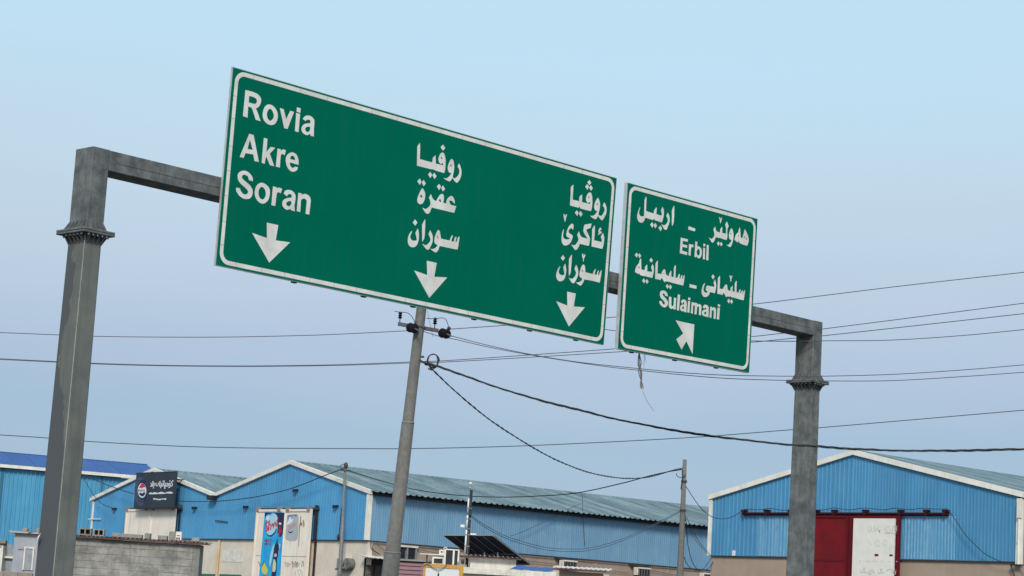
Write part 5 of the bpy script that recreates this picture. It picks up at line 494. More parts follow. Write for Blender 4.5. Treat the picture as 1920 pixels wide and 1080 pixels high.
def condenser(name, label, x, y, z, w_, h, d_=.35, rz=0, parent=None, loc=None, group=None, fan=True, top='white_old'):
    t = thing(name, label, 'air conditioner', loc, rz, group)
    MB().bbox(-w_/2, w_/2, 0, d_, 0, h, .015).build('casing', 'white_old', t)
    MB().box(-w_*.46, w_*.46, -.014, -.002, .02, h-.07).build('coil_opening', 'black', t)
    for k in range(5): xk = -w_*.40+k*w_*.2; MB().box(xk-.012, xk+.012, -.024, -.015, .02, h-.07).build('vent_bar', 'grey_frame', t)
    MB().box(-w_*.5, w_*.5, -.03, .0, h-.055, h+.01).build('top_cover', 'white_old', t)
    MB().box(-w_*.4, -w_*.34, 0, d_, -.05, -.002).box(w_*.34, w_*.4, 0, d_, -.05, -.002).build('bracket', 'dark_trim', t)
    return t
def whw(x, y, z): return (-5.394+x*math.cos(TB)-y*math.sin(TB), 90+x*math.sin(TB)+y*math.cos(TB), z)
for k, (y, z, l) in enumerate(((10.8, 4.26, 'air conditioner on the long blue warehouse wall above the corrugated white roof'), (15.25, 4.22, 'dark fronted air conditioner on the long warehouse wall, left of the tall bare concrete pole'), (19.4, 4.22, 'small dark air conditioner low beside the corner of the right-hand warehouse'))):
    condenser('air_conditioner', l, 0, 0, 0, .80, .36, .3, TB+R(90), loc=whw(.36, y, z), group='air conditioners on the warehouse walls')
for y, x in ((10.8, 0), (15.25, 0)): side('canopy_shelf', 'dark_trim', y-.6, y+.6, 4.655, 4.695, -.05, .14)
# unit with meter boxes low on the gable wall
t = thing('meter_box', 'grey and white service boxes with a round cowl, on the gable behind the thin pole', 'utility box', whw(-1.27, .05, 3.53), TB)
MB().bbox(-.60, -.36, -.22, .0, .02, .44, .01).build('grey_box', 'grey_frame', t)
MB().bbox(-.28, .20, -.30, .0, .03, .44, .01).build('white_box', 'white_old', t)
MB().tube([(.24, -.30, .22), (.24, .0, .22)], .24, 20).build('round_cowl', 'steel', t)
MB().box(-.60, .24, -.28, .0, -.04, .018).build('support_shelf', 'dark_trim', t)
MB().box(-.12, -.10, -.306, -.302, .12, .36).box(-.02, .06, -.306, -.302, .10, .2).build('door_mark', 'black', t)

# billboard over the left gable door
t = thing('billboard', 'dark billboard with a round drink emblem and white Kurdish lettering above a white door', 'billboard', whw(-17.0, -.62, 6.17), TB)
ox, oz = 17.0, -6.17
def bl(loops, sx): return [[(sx*a/1000+ox, b/1000+oz) for a, b in l] for l in loops]
bd = [(-18.94+ox, 0), (-15.12+ox, 0), (-15.12+ox, 1.64), (-18.94+ox, 1.65)]
MB().prism(bd, .004, .09).build('board', 'board_dark', t)
MB().box(-1.95, 1.90, .0, .095, -.05, -.002).box(-1.95, 1.90, .0, .095, 1.652, 1.69).build('edge_frame', 'black', t)
for x in (-1.6, 0, 1.6): MB().box(x-.03, x+.03, .096, .60, .1, .16).box(x-.03, x+.03, .096, .60, 1.3, 1.36).build('stand_off', 'dark_trim', t)
yy = .0025; em = None
for nm, c, loops in EMBLEM:
    for lp in bl(loops, 1):
        b = MB().flat([lp], yy); yy -= .0007
        b.build('emblem_'+nm if not nm.startswith('emblem') else nm, c, t)
for i, (nm, loops) in enumerate(TEXT3[1:]+[('title', TITLE)]):
    b = MB()
    for k, lp in enumerate(bl(loops, 1 if nm == 'title' else -1)): b.flat([lp], .0015-.0004*k)
    b.build(nm, 'print_white', t)

# cables' bracket on the corner trim (white cross bar)
MB().box(-24.5, -23.2, -.09, -.055, 5.66, 5.70).build('cross_bar', 'cream_trim', wh)

# ================================================================== warehouse on the right
TR = R(-47.5)
rw = thing('warehouse', 'blue gabled warehouse on the right with red sliding doors and a white notice', 'warehouse', (18.118, 75.0, 0), TR)
RZ = [(-14.48, 7.17), (-7.35, 8.83), (.16, 7.20)]
def rtop(x):
    for (xa, za), (xb, zb) in zip(RZ, RZ[1:]):
        if xa <= x <= xb: return za+(zb-za)*(x-xa)/(xb-xa)-.10
    return 7
xs = [-14.33, -13.6, -12.8, -11.95, -11.0, -10.0, -9.0, -8.2, -7.35, -6.5, -5.7, -4.9, -4.2, -3.45, -2.62, -1.75, -.85, -.10]
for a, b in zip(xs, xs[1:]):
    put('cladding_sheet', sheet_mesh('cladding_sheet', 'blue_clad_right', a, b, K(4.80), rtop, pitch=.145 if a > -7.4 else .2, amp=.020), rw)
for a, b in ((-11.9, -11.0), (-11.0, -10.1), (-10.1, -9.3), (-5.0, -4.3), (-4.3, -3.5), (-3.5, -2.70)):
    put('faded_sheet', sheet_mesh('faded_sheet', 'blue_faded', a, b, K(4.81), K(6.36), pitch=.145, amp=.02), rw, loc=(0, -.012, 0))
MB().box(-14.33, 0, .06, .3, 0, 4.76).build('base_wall', 'plaster_tan', rw)
MB().box(-14.33, -14.1, .302, 26, 0, 6.9).box(-.24, 0, .302, 26, 0, 6.9).box(-14.33, 0, 26.002, 26.2, 0, 6.9).build('base_wall', 'plaster_tan', rw)
MB().box(-14.33, .02, -.02, .058, 4.762, 4.798).build('drip_shadow_strip', 'dark_trim', rw)  # dark strip in place of the shadow cast by the cladding's lower edge
MB().box(-14.3, -.1, .05, .12, 4.80, 7.0).build('wall_frame', 'dark_trim', rw)
roof_slope(rw, .22, 7.15, -7.35, 8.78, -.06, 26, 'roof_teal'); roof_slope(rw, -14.42, 7.14, -7.35, 8.775, -.06, 26, 'roof_teal', lap=.05)
MB().prism([(-7.55, 8.77), (-7.15, 8.77), (-7.35, 8.84)], .05, 26).build('ridge_cap', 'roof_teal', rw)
verge(rw, RZ, h=.19, seg=2.6)
MB().box(-14.44, -14.30, -.08, .04, 4.78, 6.98).build('corner_trim', 'cream_trim', rw)
MB().box(-.12, .10, -.09, .04, 4.70, 6.98).build('corner_trim', 'cream_trim', rw)
MB().box(-.02, .12, -.22, -.12, 6.3, 6.95).build('downpipe_head', 'cream_trim', rw)
MB().tube([(.04, -.14, 4.7), (.04, -.14, 6.4)], .05, 8).build('downpipe', 'cream_trim', rw)
MB().sphere((-.02, -.10, 5.42), .05, .03, .05).build('pipe_hole', 'black', rw)
MB().box(-13.15, -13.0, -.05, -.02, 4.80, 5.0).build('wall_lamp', 'white_paint', rw)
MB().box(-.3, .5, -.14, -.08, 4.66, 4.70).build('angle_bar', 'black', rw); MB().tube([(-.28, -.12, 4.68), (-.05, -.12, 4.1)], .03, 6).build('angle_strut', 'black', rw)
rl = MB().tube([(-12.65, -.14, 6.44), (-2.98, -.14, 6.44)], .045, 8).box(-12.65, -2.98, -.10, -.03, 6.38, 6.47).build('door_rail', 'rail_red', rw)
for x in (-12.55, -11.4, -10.2, -8.95, -8.1, -6.65, -5.05, -3.9, -3.07):
    MB().box(x-.11, x+.11, -.20, -.03, 6.50, 6.585).box(x-.05, x+.05, -.215, -.201, 6.38, 6.56).build('rail_bracket', 'rail_red', rl)
dl = MB().box(-9.75, -7.36, -.20, -.10, .1, 6.36).build('door_leaf', 'red_door', rw); dl['label'] = 'plain red door leaf with dark dents'
MB().box(-9.75, -9.68, -.235, -.202, .1, 6.36).box(-7.44, -7.36, -.235, -.202, .1, 6.36).box(-9.68, -7.44, -.235, -.202, 6.28, 6.36).build('leaf_frame', 'red_dark', dl)
MB().box(-9.6, -7.5, -.212, -.202, 4.66, 4.72).build('leaf_rail', 'red_dark', dl)
dr2 = MB().box(-7.28, -5.02, -.20, -.10, .1, 6.36).build('door_leaf', 'red_dark', rw)
MB().box(-7.28, -7.20, -.235, -.202, .1, 6.36).box(-5.10, -5.02, -.235, -.202, .1, 6.36).build('leaf_frame', 'red_dark', dr2)
MB().box(-7.355, -7.285, -.16, -.11, .1, 6.36).build('door_gap', 'black', rw)
nb = MB().box(-7.05, -5.16, -.30, -.238, 3.3, 6.25).build('notice_board', 'notice_white', rw)
[marks([g_], -.303-.0005*i, 'faded_letter', 'ghost_grey', nb) for i, g_ in enumerate(GHOST)]; [marks([g_], -.303, 'faded_logo', 'ghost_pale', nb) for g_ in GHOSTW]; [marks([g_], -.303, 'red_square', 'red_dark', nb) for g_ in SQUARES]
marks(DOTS, -.303, 'dotted_line', 'ghost_grey', nb)
for nm, mt, W, r in (('rail_cable', 'black', W_rail_cable, .013),):
    b = MB(); o = Vector(W[0]); b.tube([p-o for p in catmull(W)], r, 6); ob = b.build('door_cable', mt, None, True, loc=o); tag(ob, 'thin black cable looping along the red rail of the right warehouse', 'cable')

# ================================================================== blue warehouse far left
TF = R(90-66); fx, fy = -24.85, 124.9
fl = thing('warehouse', 'far blue warehouse with a dark blue roof, cut off by the left frame edge', 'warehouse', (fx, fy, 0), TF)
me = sheet_mesh('cladding_sheet', 'blue_clad_far', 0, 1.25, K(3.0), K(8.82), pitch=.25, amp=.05)
for i in range(19): put('cladding_sheet', me, fl, loc=(-18.2+i*1.25, 0, 0))
MB().box(-18, 5.55, .06, .3, 0, 8.8).box(-18, -17.8, .302, 19, 0, 8.5).box(5.35, 5.55, .302, 19, 0, 8.5).build('back_wall', 'plaster_tan', fl)
def far_roof():
    d = Vector((0, 4.5, 1.02)); L = d.length; Z = d.normalized(); X = Vector((1,0,0)); Y = Z.cross(X)
    me = sheet_mesh('roof_sheet', 'roof_blue', 0, 1.25, K(0), K(L), .31, .012)
    for i in range(19):
        mt = Matrix((X, Y, Z)).transposed().to_4x4(); mt.translation = Vector((-18.2+i*1.25, -.25, 8.98+.003*(i%2))); put('roof_sheet', me, fl, mtx=mt)
far_roof()
MB().prism([(-18, 9.97), (5.55, 9.97), (5.55, 10.03), (-18, 10.03)], 4.1, 4.4).build('ridge_cap', 'roof_blue', fl)
rb = MB(); rb.add([(-18,4.41,9.98),(5.55,4.41,9.98),(5.55,19.5,8.6),(-18,19.5,8.6)], [(0,1,2,3)]); rb.build('rear_roof', 'roof_blue', fl)
MB().box(-18, 5.55, -.34, -.26, 8.84, 9.02).build('eave_trim', 'cream_trim', fl)
MB().box(-.1, .12, -.14, -.06, 3, 8.8).build('downpipe', 'pale_teal', fl)
for x in (-3.9, -1.2, 1.9): MB().box(x-.05, x+.05, -.09, -.055, 3, 8.8).build('sheet_joint', 'dark_teal', fl)

# ================================================================== concrete block hut
hx, hy = -11.9, 60.0
t = thing('block_hut', 'small hut of unplastered grey concrete blocks under a rusty sheet roof', 'hut', (hx, hy, 0))
HW = 3.72
MB().box(.004, HW-.004, .010, .75, 0, 3.27).build('mortar_wall', 'mortar', t)
blocks = [MB().bbox(0, .4, 0, .06, 0, .190, .003).mesh('block', 'block') for _ in range(1)]
half = MB().bbox(0, .2, 0, .06, 0, .190, .003).mesh('block', 'block')
for r0 in range(16):
    x = 0.0 if r0 % 2 == 0 else -.2
    while x < HW-.05:
        z = .06+r0*.2
        if x < 0: put('block', half, t, loc=(0, random.uniform(-.004, .006), z))
        elif x+.393 > HW: put('block', half, t, loc=(x, random.uniform(-.004, .006), z)) if x+.193 <= HW+.02 else None
        else: put('block', blocks[0], t, loc=(x+random.uniform(-.003, .003), random.uniform(-.005, .007), z+random.uniform(-.004, .003)))
        x += .4
rs = sheet_mesh('roof_sheet', 'rust_roof', -.15, HW+.22, K(0), K(1.0), .12, .03)
rm = Matrix.Rotation(R(-88.5), 4, 'X'); rm.translation = Vector((0, -.15, 3.315)); put('roof_sheet', rs, t, mtx=rm)
MB().box(-.15, HW+.22, -.14, -.10, 3.27, 3.31).box(HW-.2, HW+.25, -.10, .25, 3.28, 3.30).build('roof_batten', 'rust_dark', t)
def hollow_block(lx, ly, lz, lab, w_=.38, h=.19, rz=0):
    q = thing('hollow_block', lab, 'block', (lx, ly, lz), rz, 'loose blocks lying on the shed roofs')
    b = MB()
    b.box(-w_/2, w_/2, 0, .2, 0, .03).box(-w_/2, w_/2, 0, .2, h-.03, h)
    for k in range(3): xk = -w_/2+k*(w_-.035)/2; b.box(xk, xk+.035, 0, .2, .03, h-.03)
    b.build('shell', 'block_loose', q); MB().box(-w_/2+.02, w_/2-.02, .16, .18, .032, h-.032).build('web', 'mortar_dark', q)
hollow_block(-11.45, 60.3, 3.36, 'hollow block at the left end of the hut roof, next to the gantry column', .34)
hollow_block(-11.08, 60.35, 3.36, 'second hollow block from the left on the hut roof', .3)
def lump(lx, ly, lz, w_, h, lab):
    o = MB().bbox(-w_/2, w_/2, 0, .22, 0, h, .012).build('concrete_block', 'block_loose', None, loc=(lx, ly, lz)); tag(o, lab, 'block', 'loose blocks lying on the shed roofs')
lump(-10.3, 60.4, 3.36, .85, .11, 'long flat slab lying on the hut roof below the left warehouse')
lump(-9.72, 60.35, 3.36, .16, .16, 'small upright block on the hut roof, left one under the white door')
lump(-9.3, 60.35, 3.36, .26, .12, 'low block on the hut roof, right one under the white door')
lump(-8.38, 60.35, 3.36, .22, .11, 'single block near the right end of the hut roof')
t = thing('roof_box', 'white and grey equipment box standing on the hut roof beside the white door', 'equipment box', (-8.98, 60.4, 3.37))
MB().bbox(-.15, .03, 0, .22, 0, .24, .008).build('grey_side', 'block_loose', t); MB().bbox(.035, .2, 0, .22, 0, .24, .008).build('white_front', 'white_old', t)
MB().box(.06, .1, -.006, -.001, .02, .08).box(.12, .16, -.006, -.001, .02, .08).box(.07, .16, -.006, -.001, .12, .14).build('vent_slot', 'black', t)

# ================================================================== white shed at the left edge
t = thing('white_shed', 'white sheet metal shed at the left edge, half behind the gantry column', 'shed', (-13.3, 60.0, 0))
MB().box(-.02, .68, .02, 1.6, 0, 3.29).build('tall_wall', 'shed_white', t)
MB().box(-.16, .70, -.12, 1.7, 3.30, 3.35).build('roof_slab', 'rust_light', t)
MB().box(.28, .32, -.03, .018, 2.3, 2.93).box(.32, .56, -.03, .018, 2.89, 2.93).box(.52, .56, -.03, .018, 2.3, 2.889).build('panel_frame', 'white_old', t)
MB().box(.322, .518, -.006, .018, 2.3, 2.888).build('panel', 'shed_grey', t)
MB().box(-.30, -.02, .30, 1.5, 0, 2.98).build('link_wall', 'shed_grey', t)
MB().box(-.30, -.03, .2, .298, 2.60, 2.65).build('rail', 'white_old', t)
MB().box(-.82, -.30, .02, 1.6, 0, 2.95).build('low_wall', 'shed_cream', t)
MB().box(-.9, -.28, -.06, 1.7, 2.955, 2.985).build('roof_edge', 'dark_trim', t)
MB().box(-.34, -.30, -.02, .018, 2.2, 2.94).box(-.82, -.34, -.02, .018, 2.90, 2.94).build('panel_frame', 'white_old', t)
MB().box(.10, .28, -.009, .016, 2.86, 2.93).build('peeling_tape', 'shed_grey', t)
lump(-13.1, 60.2, 3.36, .14, .1, 'small block on the white shed roof, left one')
lump(-12.72, 60.2, 3.36, .16, .12, 'small block on the white shed roof, right one next to the column')
lump(-13.8, 60.2, 2.99, .4, .1, 'flat slab on the low shed roof at the frame edge')
t = thing('block_wall', 'low tan block wall in front of the white shed at the bottom left corner', 'wall', (-14.6, 59.3, 0))
MB().box(.01, 2.0, .03, .2, 0, 2.2).build('mortar_wall', 'mortar', t)
bt = MB().bbox(0, .393, 0, .06, 0, .192, .008).mesh('block', 'block_tan')
for r0 in range(11):
    for k in range(5): put('block', bt, t, loc=(k*.4+(0 if r0 % 2 else .02), random.uniform(-.004, .006), .03+r0*.2))
tp = MB(); P = [(-.09,.0,0),(-.02,-.03,.03),(.05,-.02,.10),(.035,-.04,.02),(-.01,-.03,-.06),(-.05,-.02,-.16),(-.085,-.01,-.15),(-.05,-.01,-.07),(-.06,0,-.02)]
tp.add(P, [(0,1,8),(1,2,3),(1,3,4,8),(4,5,6,7),(4,7,8)]); tp.add([(a,b+.004,c) for a,b,c in P], [(8,1,0),(3,2,1),(8,4,3,1),(7,6,5,4),(8,7,4)])
tpo = tp.build('torn_tape', 'white_paint', None, loc=gw(-2.50, .60, 2.42)); tpo.rotation_euler = (0, 0, TG-R(90)); tag(tpo, 'torn strip of white tape stuck to the left gantry column near the shed', 'tape')

# ================================================================== shops and kiosks along the bottom
t = thing('louvred_shed', 'maroon corrugated metal shed beside the concrete utility pole', 'shed', (-3.25, 70.0, 0), R(-4))
me = MB().add([(0,0,0),(1.07,0,0),(1.07,-.035,.03),(0,-.035,.03),(0,-.035,.10),(1.07,-.035,.10),(1.07,0,.13),(0,0,.13)], [(0,1,2,3),(3,2,5,4),(4,5,6,7)])
b = MB(); b.add([(0,-.06,0),(1.07,-.06,0),(1.07,-.02,.13),(0,-.02,.13),(0,.0,.13),(1.07,.0,.13),(1.07,.0,0),(0,.0,0)], [(0,1,2,3),(3,2,5,4),(0,7,6,1),(0,3,4,7),(1,6,5,2)])
lm = b.mesh('louvre', 'maroon')
for i in range(22): put('louvre', lm, t, loc=(0, 0, .5+i*.133))
MB().box(0, 1.07, .002, 1.5, 0, 3.42).build('side_wall', 'maroon_dark', t)
MB().box(-.05, 1.12, -.12, 1.6, 3.44, 3.50).build('roof_edge', 'block_loose', t)
MB().box(0, 1.07, -.055, -.002, 3.43-.0, 3.438).build('fascia', 'black', t)

t = thing('kiosk_sign', 'white kiosk sign board with an orange frame and a black drop mark', 'sign', (-1.92, 58.0, 0), R(-2))
MB().box(.06, .96, -.01, .04, 2.0, 2.97).build('board', 'print_white', t)
MB().box(-.0, 1.07, -.03, .06, 2.975, 3.075).box(0, .055, -.03, .06, 1.0, 2.973).box(.965, 1.07, -.03, .06, 1.0, 2.973).build('orange_frame', 'orange', t)
MB().flat([[(.41+dx*.035, 2.80+dz*.075) for dx, dz in ((0,1),(.35,.45),(.7,-.1),(.65,-.6),(.3,-.95),(0,-1),(-.3,-.95),(-.65,-.6),(-.7,-.1),(-.35,.45))]], -.012).build('drop_mark', 'black', t)
MB().box(.0, .05, .0, .05, 0, .998).box(1.0, 1.05, .0, .05, 0, .998).build('post', 'grey_frame', t)
MB().tube(catmull([(-.02,-.04,2.7),(-.04,-.05,2.95),(.1,-.06,3.06),(.25,-.06,2.98),(.4,-.06,2.93),(.55,-.06,3.0),(.62,-.05,3.08)]), .012, 6).build('loose_cable', 'grey_frame', t)
t = thing('kiosk', 'low white kiosk with a flat white parapet under the solar panel', 'kiosk', (-1.0, 58.6, 0), R(-1))
MB().box(-.9, 2.62, .05, 2.2, 0, 2.93).build('wall', 'shed_cream', t)
for k, (a, b_) in enumerate(((.10, 1.3), (1.31, 2.66))): MB().bbox(a, b_, -.06, .048, 2.88, 3.05, .01).build('parapet', 'white_old', t)
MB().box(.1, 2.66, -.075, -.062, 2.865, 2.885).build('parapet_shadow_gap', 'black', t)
t = thing('roof_window', 'white framed glazed hatch standing on the kiosk roof behind the orange sign', 'window', (-1.44, 60.0, 2.95), R(-1))
fr = MB().box(0, .05, 0, .12, 0, .58).box(.24, .29, 0, .12, 0, .58).box(.38, .42, 0, .12, 0, .58).box(0, .42, -.004, .116, .581, .61)
fr.build('frame', 'white_old', t)
MB().box(.052, .238, .03, .06, .0, .579).build('pane', 'dark_glass', t); MB().box(.292, .378, .03, .06, 0, .579).build('pane', 'dark_glass', t)
MB().tube(catmull([(-.02,0,.60),(.0,0,.65),(.06,0,.64),(.07,0,.6)]), .014, 6).build('hook', 'white_old', t)
t = thing('roof_unit', 'small dark fronted cooler beside the glazed hatch on the kiosk roof', 'cooler', (-1.6, 60.3, 2.96))
MB().bbox(-.17, .15, 0, .25, 0, .37, .01).build('casing', 'white_old', t)
MB().box(-.12, .12, -.01, -.001, .2, .33).box(-.13, .13, -.008, -.001, .02, .18).build('front_panel', 'dark_glass', t); MB().box(-.1, .1, -.016, -.0105, .05, .1).build('grille_bar', 'grey_frame', t)
t = thing('roof_shelf', 'long narrow white shelf board above the small cooler', 'shelf', (-1.75, 60.7, 3.36), R(-1))
MB().box(-.37, .36, -.1, .15, .03, .06).build('board', 'white_old', t); MB().box(-.2, -.16, 0, .04, -.4, .028).box(.28, .32, 0, .04, -.4, .028).build('bracket', 'dark_trim', t)
t = thing('pipe_box', 'small white box with two dark round holes on the shelf board', 'box', (-1.5, 60.75, 3.425))
MB().bbox(-.1, .12, 0, .12, 0, .13, .008).build('casing', 'shed_cream', t); MB().tube([(-.03,-.01,.07),(-.03,.01,.07)], .026, 10).tube([(.05,-.01,.07),(.05,.01,.07)], .026, 10).build('hole', 'black', t)
t = thing('back_room', 'white room with a corrugated roof edge below the solar panel', 'shed', (-1.1, 61.0, 0), R(-1.5))
MB().box(.38, 1.66, .2, .8, 0, 3.43).build('wall', 'shed_cream', t)
b = sheet_mesh('roof_sheet', 'white_old', 0, 1.82, K(0), K(.85), .13, .018); rm = Matrix.Rotation(R(-88), 4, 'X'); rm.translation = Vector((0, 0, 3.455)); put('roof_sheet', b, t, mtx=rm)
MB().box(0, 1.82, .01, .05, 3.40, 3.435).build('roof_batten', 'rust_dark', t)
t = thing('solar_panel', 'dark solar panel tilted on a thin metal frame above the kiosk roof', 'solar panel', (0, 0, 0))
(A, B_), (C_, D_) = [Vector(v) for v in PTS['solar_top']], [Vector(v) for v in PTS['solar_bot']]
D_ = A+(C_-B_)
cen = (A+B_+C_+D_)/4; t.location = (cen.x, cen.y, 2.95); oo = Vector(t.location)
X = (B_-A); Yv = (D_-A); nn = X.cross(Yv).normalized(); nn = nn if nn.z > 0 else -nn
def sp_(a, b, h=0): return A+X*a+(C_-B_)*b+nn*h-oo
def slab(a0, a1, b0, b1, h0, h1):
    m_ = MB(); v = [sp_(a,b,h) for h in (h0,h1) for a,b in ((a0,b0),(a1,b0),(a1,b1),(a0,b1))]
    m_.add(v, [(0,3,2,1),(4,5,6,7),(0,1,5,4),(1,2,6,5),(2,3,7,6),(3,0,4,7)]); return m_
for k in range(3):
    for j in range(2): slab(k/3+.004, (k+1)/3-.004, j/2+.004, (j+1)/2-.004, .0, .02).build('module', 'solar', t)
fr = MB()
for s_ in (slab(-.01, 1.01, -.008, .002, -.004, .012), slab(-.012, .0, -.0, 1.01, -.015, .015), slab(1.0, 1.016, -.0, 1.01, -.025, .035), slab(-.01, 1.01, .996, 1.02, -.025, .03)): fr.add(s_.v, s_.f)
fr.build('frame', 'steel_worn', t)
for k in (1, 2, 3, 4): slab(k/5-.006, k/5+.006, .02, .99, -.03, -.003).build('purlin', 'purlin_grey', t)
slab(.05, .97, .60, .62, -.05, -.031).build('cross_rail', 'purlin_grey', t)
for a in (.40, .68): p = sp_(a, .55); MB().box(p.x-.02, p.x+.02, p.y-.02, p.y+.02, .4, p.z-.03).build('leg', 'alu', t)
t = thing('blue_tarpaulin', 'folded blue tarpaulin lying on the white kiosk roof', 'tarpaulin', (.95, 60.0, 3.05))
b = MB(); nx_, ny_ = 12, 5; W0 = [(-.56,0,.05),(.62,0,.06),(.70,.6,.155),(-.33,.6,.20)]
for j in range(ny_+1):
    for i in range(nx_+1):
        a, c = i/nx_, j/ny_; p = [((1-a)*(1-c)*W0[0][k]+a*(1-c)*W0[1][k]+a*c*W0[2][k]+(1-a)*c*W0[3][k]) for k in range(3)]
        b.v.append((p[0], p[1], p[2]+.006*math.sin(i*1.7+j)+.008*math.sin(j*3.0+i*.5)))
for j in range(ny_):
    for i in range(nx_): q = j*(nx_+1)+i; b.f.append((q, q+1, q+nx_+2, q+nx_+1))
b.build('sheet', 'tarp', t); MB().box(-.60, .62, .005, .04, .0, .045).build('edge_fold', 'black', t)
t = thing('tin_roof_stall', 'tan stall with a white corrugated tin roof edge right of the blue tarpaulin', 'stall', (1.62, 62.0, 0), R(-3.2))
MB().box(.2, 1.46, .25, 2.2, 0, 3.20).build('wall', 'plaster_tan', t)
b = sheet_mesh('roof_sheet', 'white_old', 0, 1.70, K(0), K(2.2), .14, .018); rm = Matrix.Rotation(R(-87), 4, 'X'); rm.translation = Vector((0, 0, 3.28)); put('roof_sheet', b, t, mtx=rm)
MB().box(0, 1.55, .01, .05, 3.225, 3.262).build('roof_batten', 'rust_dark', t)

t = thing('cement_sack', 'slumped grey sack on the white kiosk parapet beside the lamp post', 'sack', (-.93, 59.6, 3.0))
b = MB(); b.sphere((0, 0, .08), .16, .14, .10).sphere((-.03, 0, .17), .10, .10, .08); b.build('sack', 'block_loose', t, True); MB().sphere((.02, -.08, .22), .05, .05, .06).build('knot', 'black', t)

# ================================================================== poles behind
def sleeve(b, x, y, z, r, h): b.tube([(x,y,z),(x,y,z+h)], r, 12)
t = thing('utility_pole', 'leaning concrete utility pole with a crossarm of insulators behind the large green sign', 'utility pole', (-2.445, 48.0, 0))
def px(z): return .0514*z
b = MB(); zs = [0, 2.0, 2.98, 3.0, 5.88, 5.9, 8.46, 9.7]; rs_ = [.215, .195, .185, .165, .142, .128, .112, .104]
b.tube([(px(z), 0, z) for z in zs], .1, 20, rs_); b.build('shaft', 'pole_concrete', t, True)
for z, r in ((2.99, .186), (5.89, .143)): MB().tube([(px(z), 0, z-.02), (px(z+.02), 0, z+.02)], r, 20).build('joint_ring', 'block_loose', t, True)
A0 = Vector((-2.523+2.445, .17, 8.125)); A1 = Vector((-1.60+2.445, .17, 8.025))
ar = MB(); dv = (A1-A0).normalized(); upv = Vector((0,0,1))
v = [p+upv*h+Vector((0,q,0)) for p in (A0, A1) for h, q in ((-.04,-.04),(.04,-.04),(.04,.04),(-.04,.04))]
ar.add(v, [(0,1,2,3),(7,6,5,4),(0,4,5,1),(1,5,6,2),(2,6,7,3),(3,7,4,0)]); ar.build('crossarm', 'arm_steel', t)
MB().box(px(8.08)-.13, px(8.08)+.13, -.135, -.115, 8.05, 8.08).build('arm_strap', 'arm_steel', t)
def pin(x, z, n):
    c = MB().tube([(x, .17, z-.02), (x, .17, z+.1)], .012, 8).build('insulator_pin', 'dark_trim', t)
    b = MB(); zz = [.08,.10,.105,.125,.13,.15,.155,.175,.18,.2,.21,.235]; rr = [.03,.05,.05,.03,.03,.048,.048,.03,.03,.045,.045,.02]
    b.tube([(x,.17,z+q) for q in zz], .03, 12, rr); b.build('pin_insulator', 'porcelain', t)
pin(-2.484+2.445, 8.17, 0); pin(-1.69+2.445, 8.085, 1)
def disc(x, z, x2, z2):
    P0, P1 = Vector((x, -.10, z)), Vector((x2, -.26, z2)); d_ = (P1-P0); 
    for c, dz in ((P0, 0), (P1, 0)):
        b = MB(); ax = d_.normalized(); b.tube([c-ax*.04, c-ax*.03, c, c+ax*.02, c+ax*.035], .1, 16, [.03, .085, .112, .108, .04]); b.build('disc_insulator', 'porcelain', t)
    MB().tube([P1, P1+d_.normalized()*.22+Vector((0,.05,-.02))], .02, 8).build('insulator_clevis', 'arm_steel', t)
disc(-2.225+2.445, 8.02, -2.13+2.445, 7.985); disc(-1.50+2.445, 7.94, -1.405+2.445, 7.905)
for J in (PTS['jump1'], PTS['jump2']): MB().tube([Vector(p)-Vector((-2.445,48,0)) for p in catmull(J)], .009, 6).build('jumper_wire', 'wire_grey', t, True)
MB().tube([Vector(p)-Vector((-2.445,48,0)) for p in catmull(PTS['loosewire'])], .004, 5).build('loose_wire', 'wire_grey', t)
MB().sphere((-2.105+2.445, -.05, 8.12), .05).sphere((-1.36+2.445, -.05, 8.06), .045).build('wire_clamp', 'black', t)
# cable coil and its clamp
c0 = Vector((-1.667+2.445, -.12, 7.30)); b = MB()
b.tube([c0+Vector((.14*math.cos(a)*(1-.02*a), .03*math.sin(a*.5), .15*math.sin(a)-.0*a)) for a in [k*.25 for k in range(54)]], .014, 6); b.build('cable_coil', 'black', t, True)
MB().tube([(px(7.2)+.1, -.05, 7.31), (c0.x-.16, -.13, 7.22), (c0.x-.05, -.13, 7.18)], .02, 8).sphere((c0.x-.145, -.13, 7.235), .05, .05, .055).tube([(c0.x-.10,-.13,7.24),(c0.x+.09,-.13,7.17)], .034, 8).tube([(c0.x-.1,-.12,7.12),(c0.x-.02,-.12,7.09),(c0.x+.06,-.12,7.16)], .018, 8).build('cable_clamp', 'black', t)
MB().box(px(7.2)+.08, px(7.2)+.2, -.03, .03, 7.37, 7.41).build('eye_bolt', 'dark_trim', t)

t = thing('service_pole', 'thin galvanised pole in front of the centre warehouse gable', 'pole', (-6.45, 90.67, 0))
MB().tube([(0,0,0),(-.02,0,3.2),(-.045,0,5.6),(-.06,0,5.61),(-.10,0,7.7)], .08, 12, [.09,.085,.08,.062,.055]).build('shaft', 'steel_worn', t, True)
MB().sphere((-.08, 0, 7.83), .09, .09, .15).tube([(-.1,-.05,7.72),(-.28,-.1,7.68),(-.3,-.1,7.82),(-.12,-.05,7.92)], .02, 6).box(-.42, .15, -.07, -.03, 7.60, 7.65).build('pole_top_clamp', 'dark_trim', t)
t = thing('concrete_pole', 'bare concrete pole with tied cables between the centre and right warehouses', 'pole', (6.66, 78.0, 0))
MB().tube([(0,0,0),(-.02,0,3.7),(-.03,0,5.9),(-.04,0,7.89)], .1, 16, [.145,.125,.095,.072]).build('shaft', 'pole_concrete', t, True)
for z in (6.05, 7.1): MB().tube([(-.03,0,z-.04),(-.03,0,z+.04)], .11, 12).build('cable_tie', 'dark_trim', t)
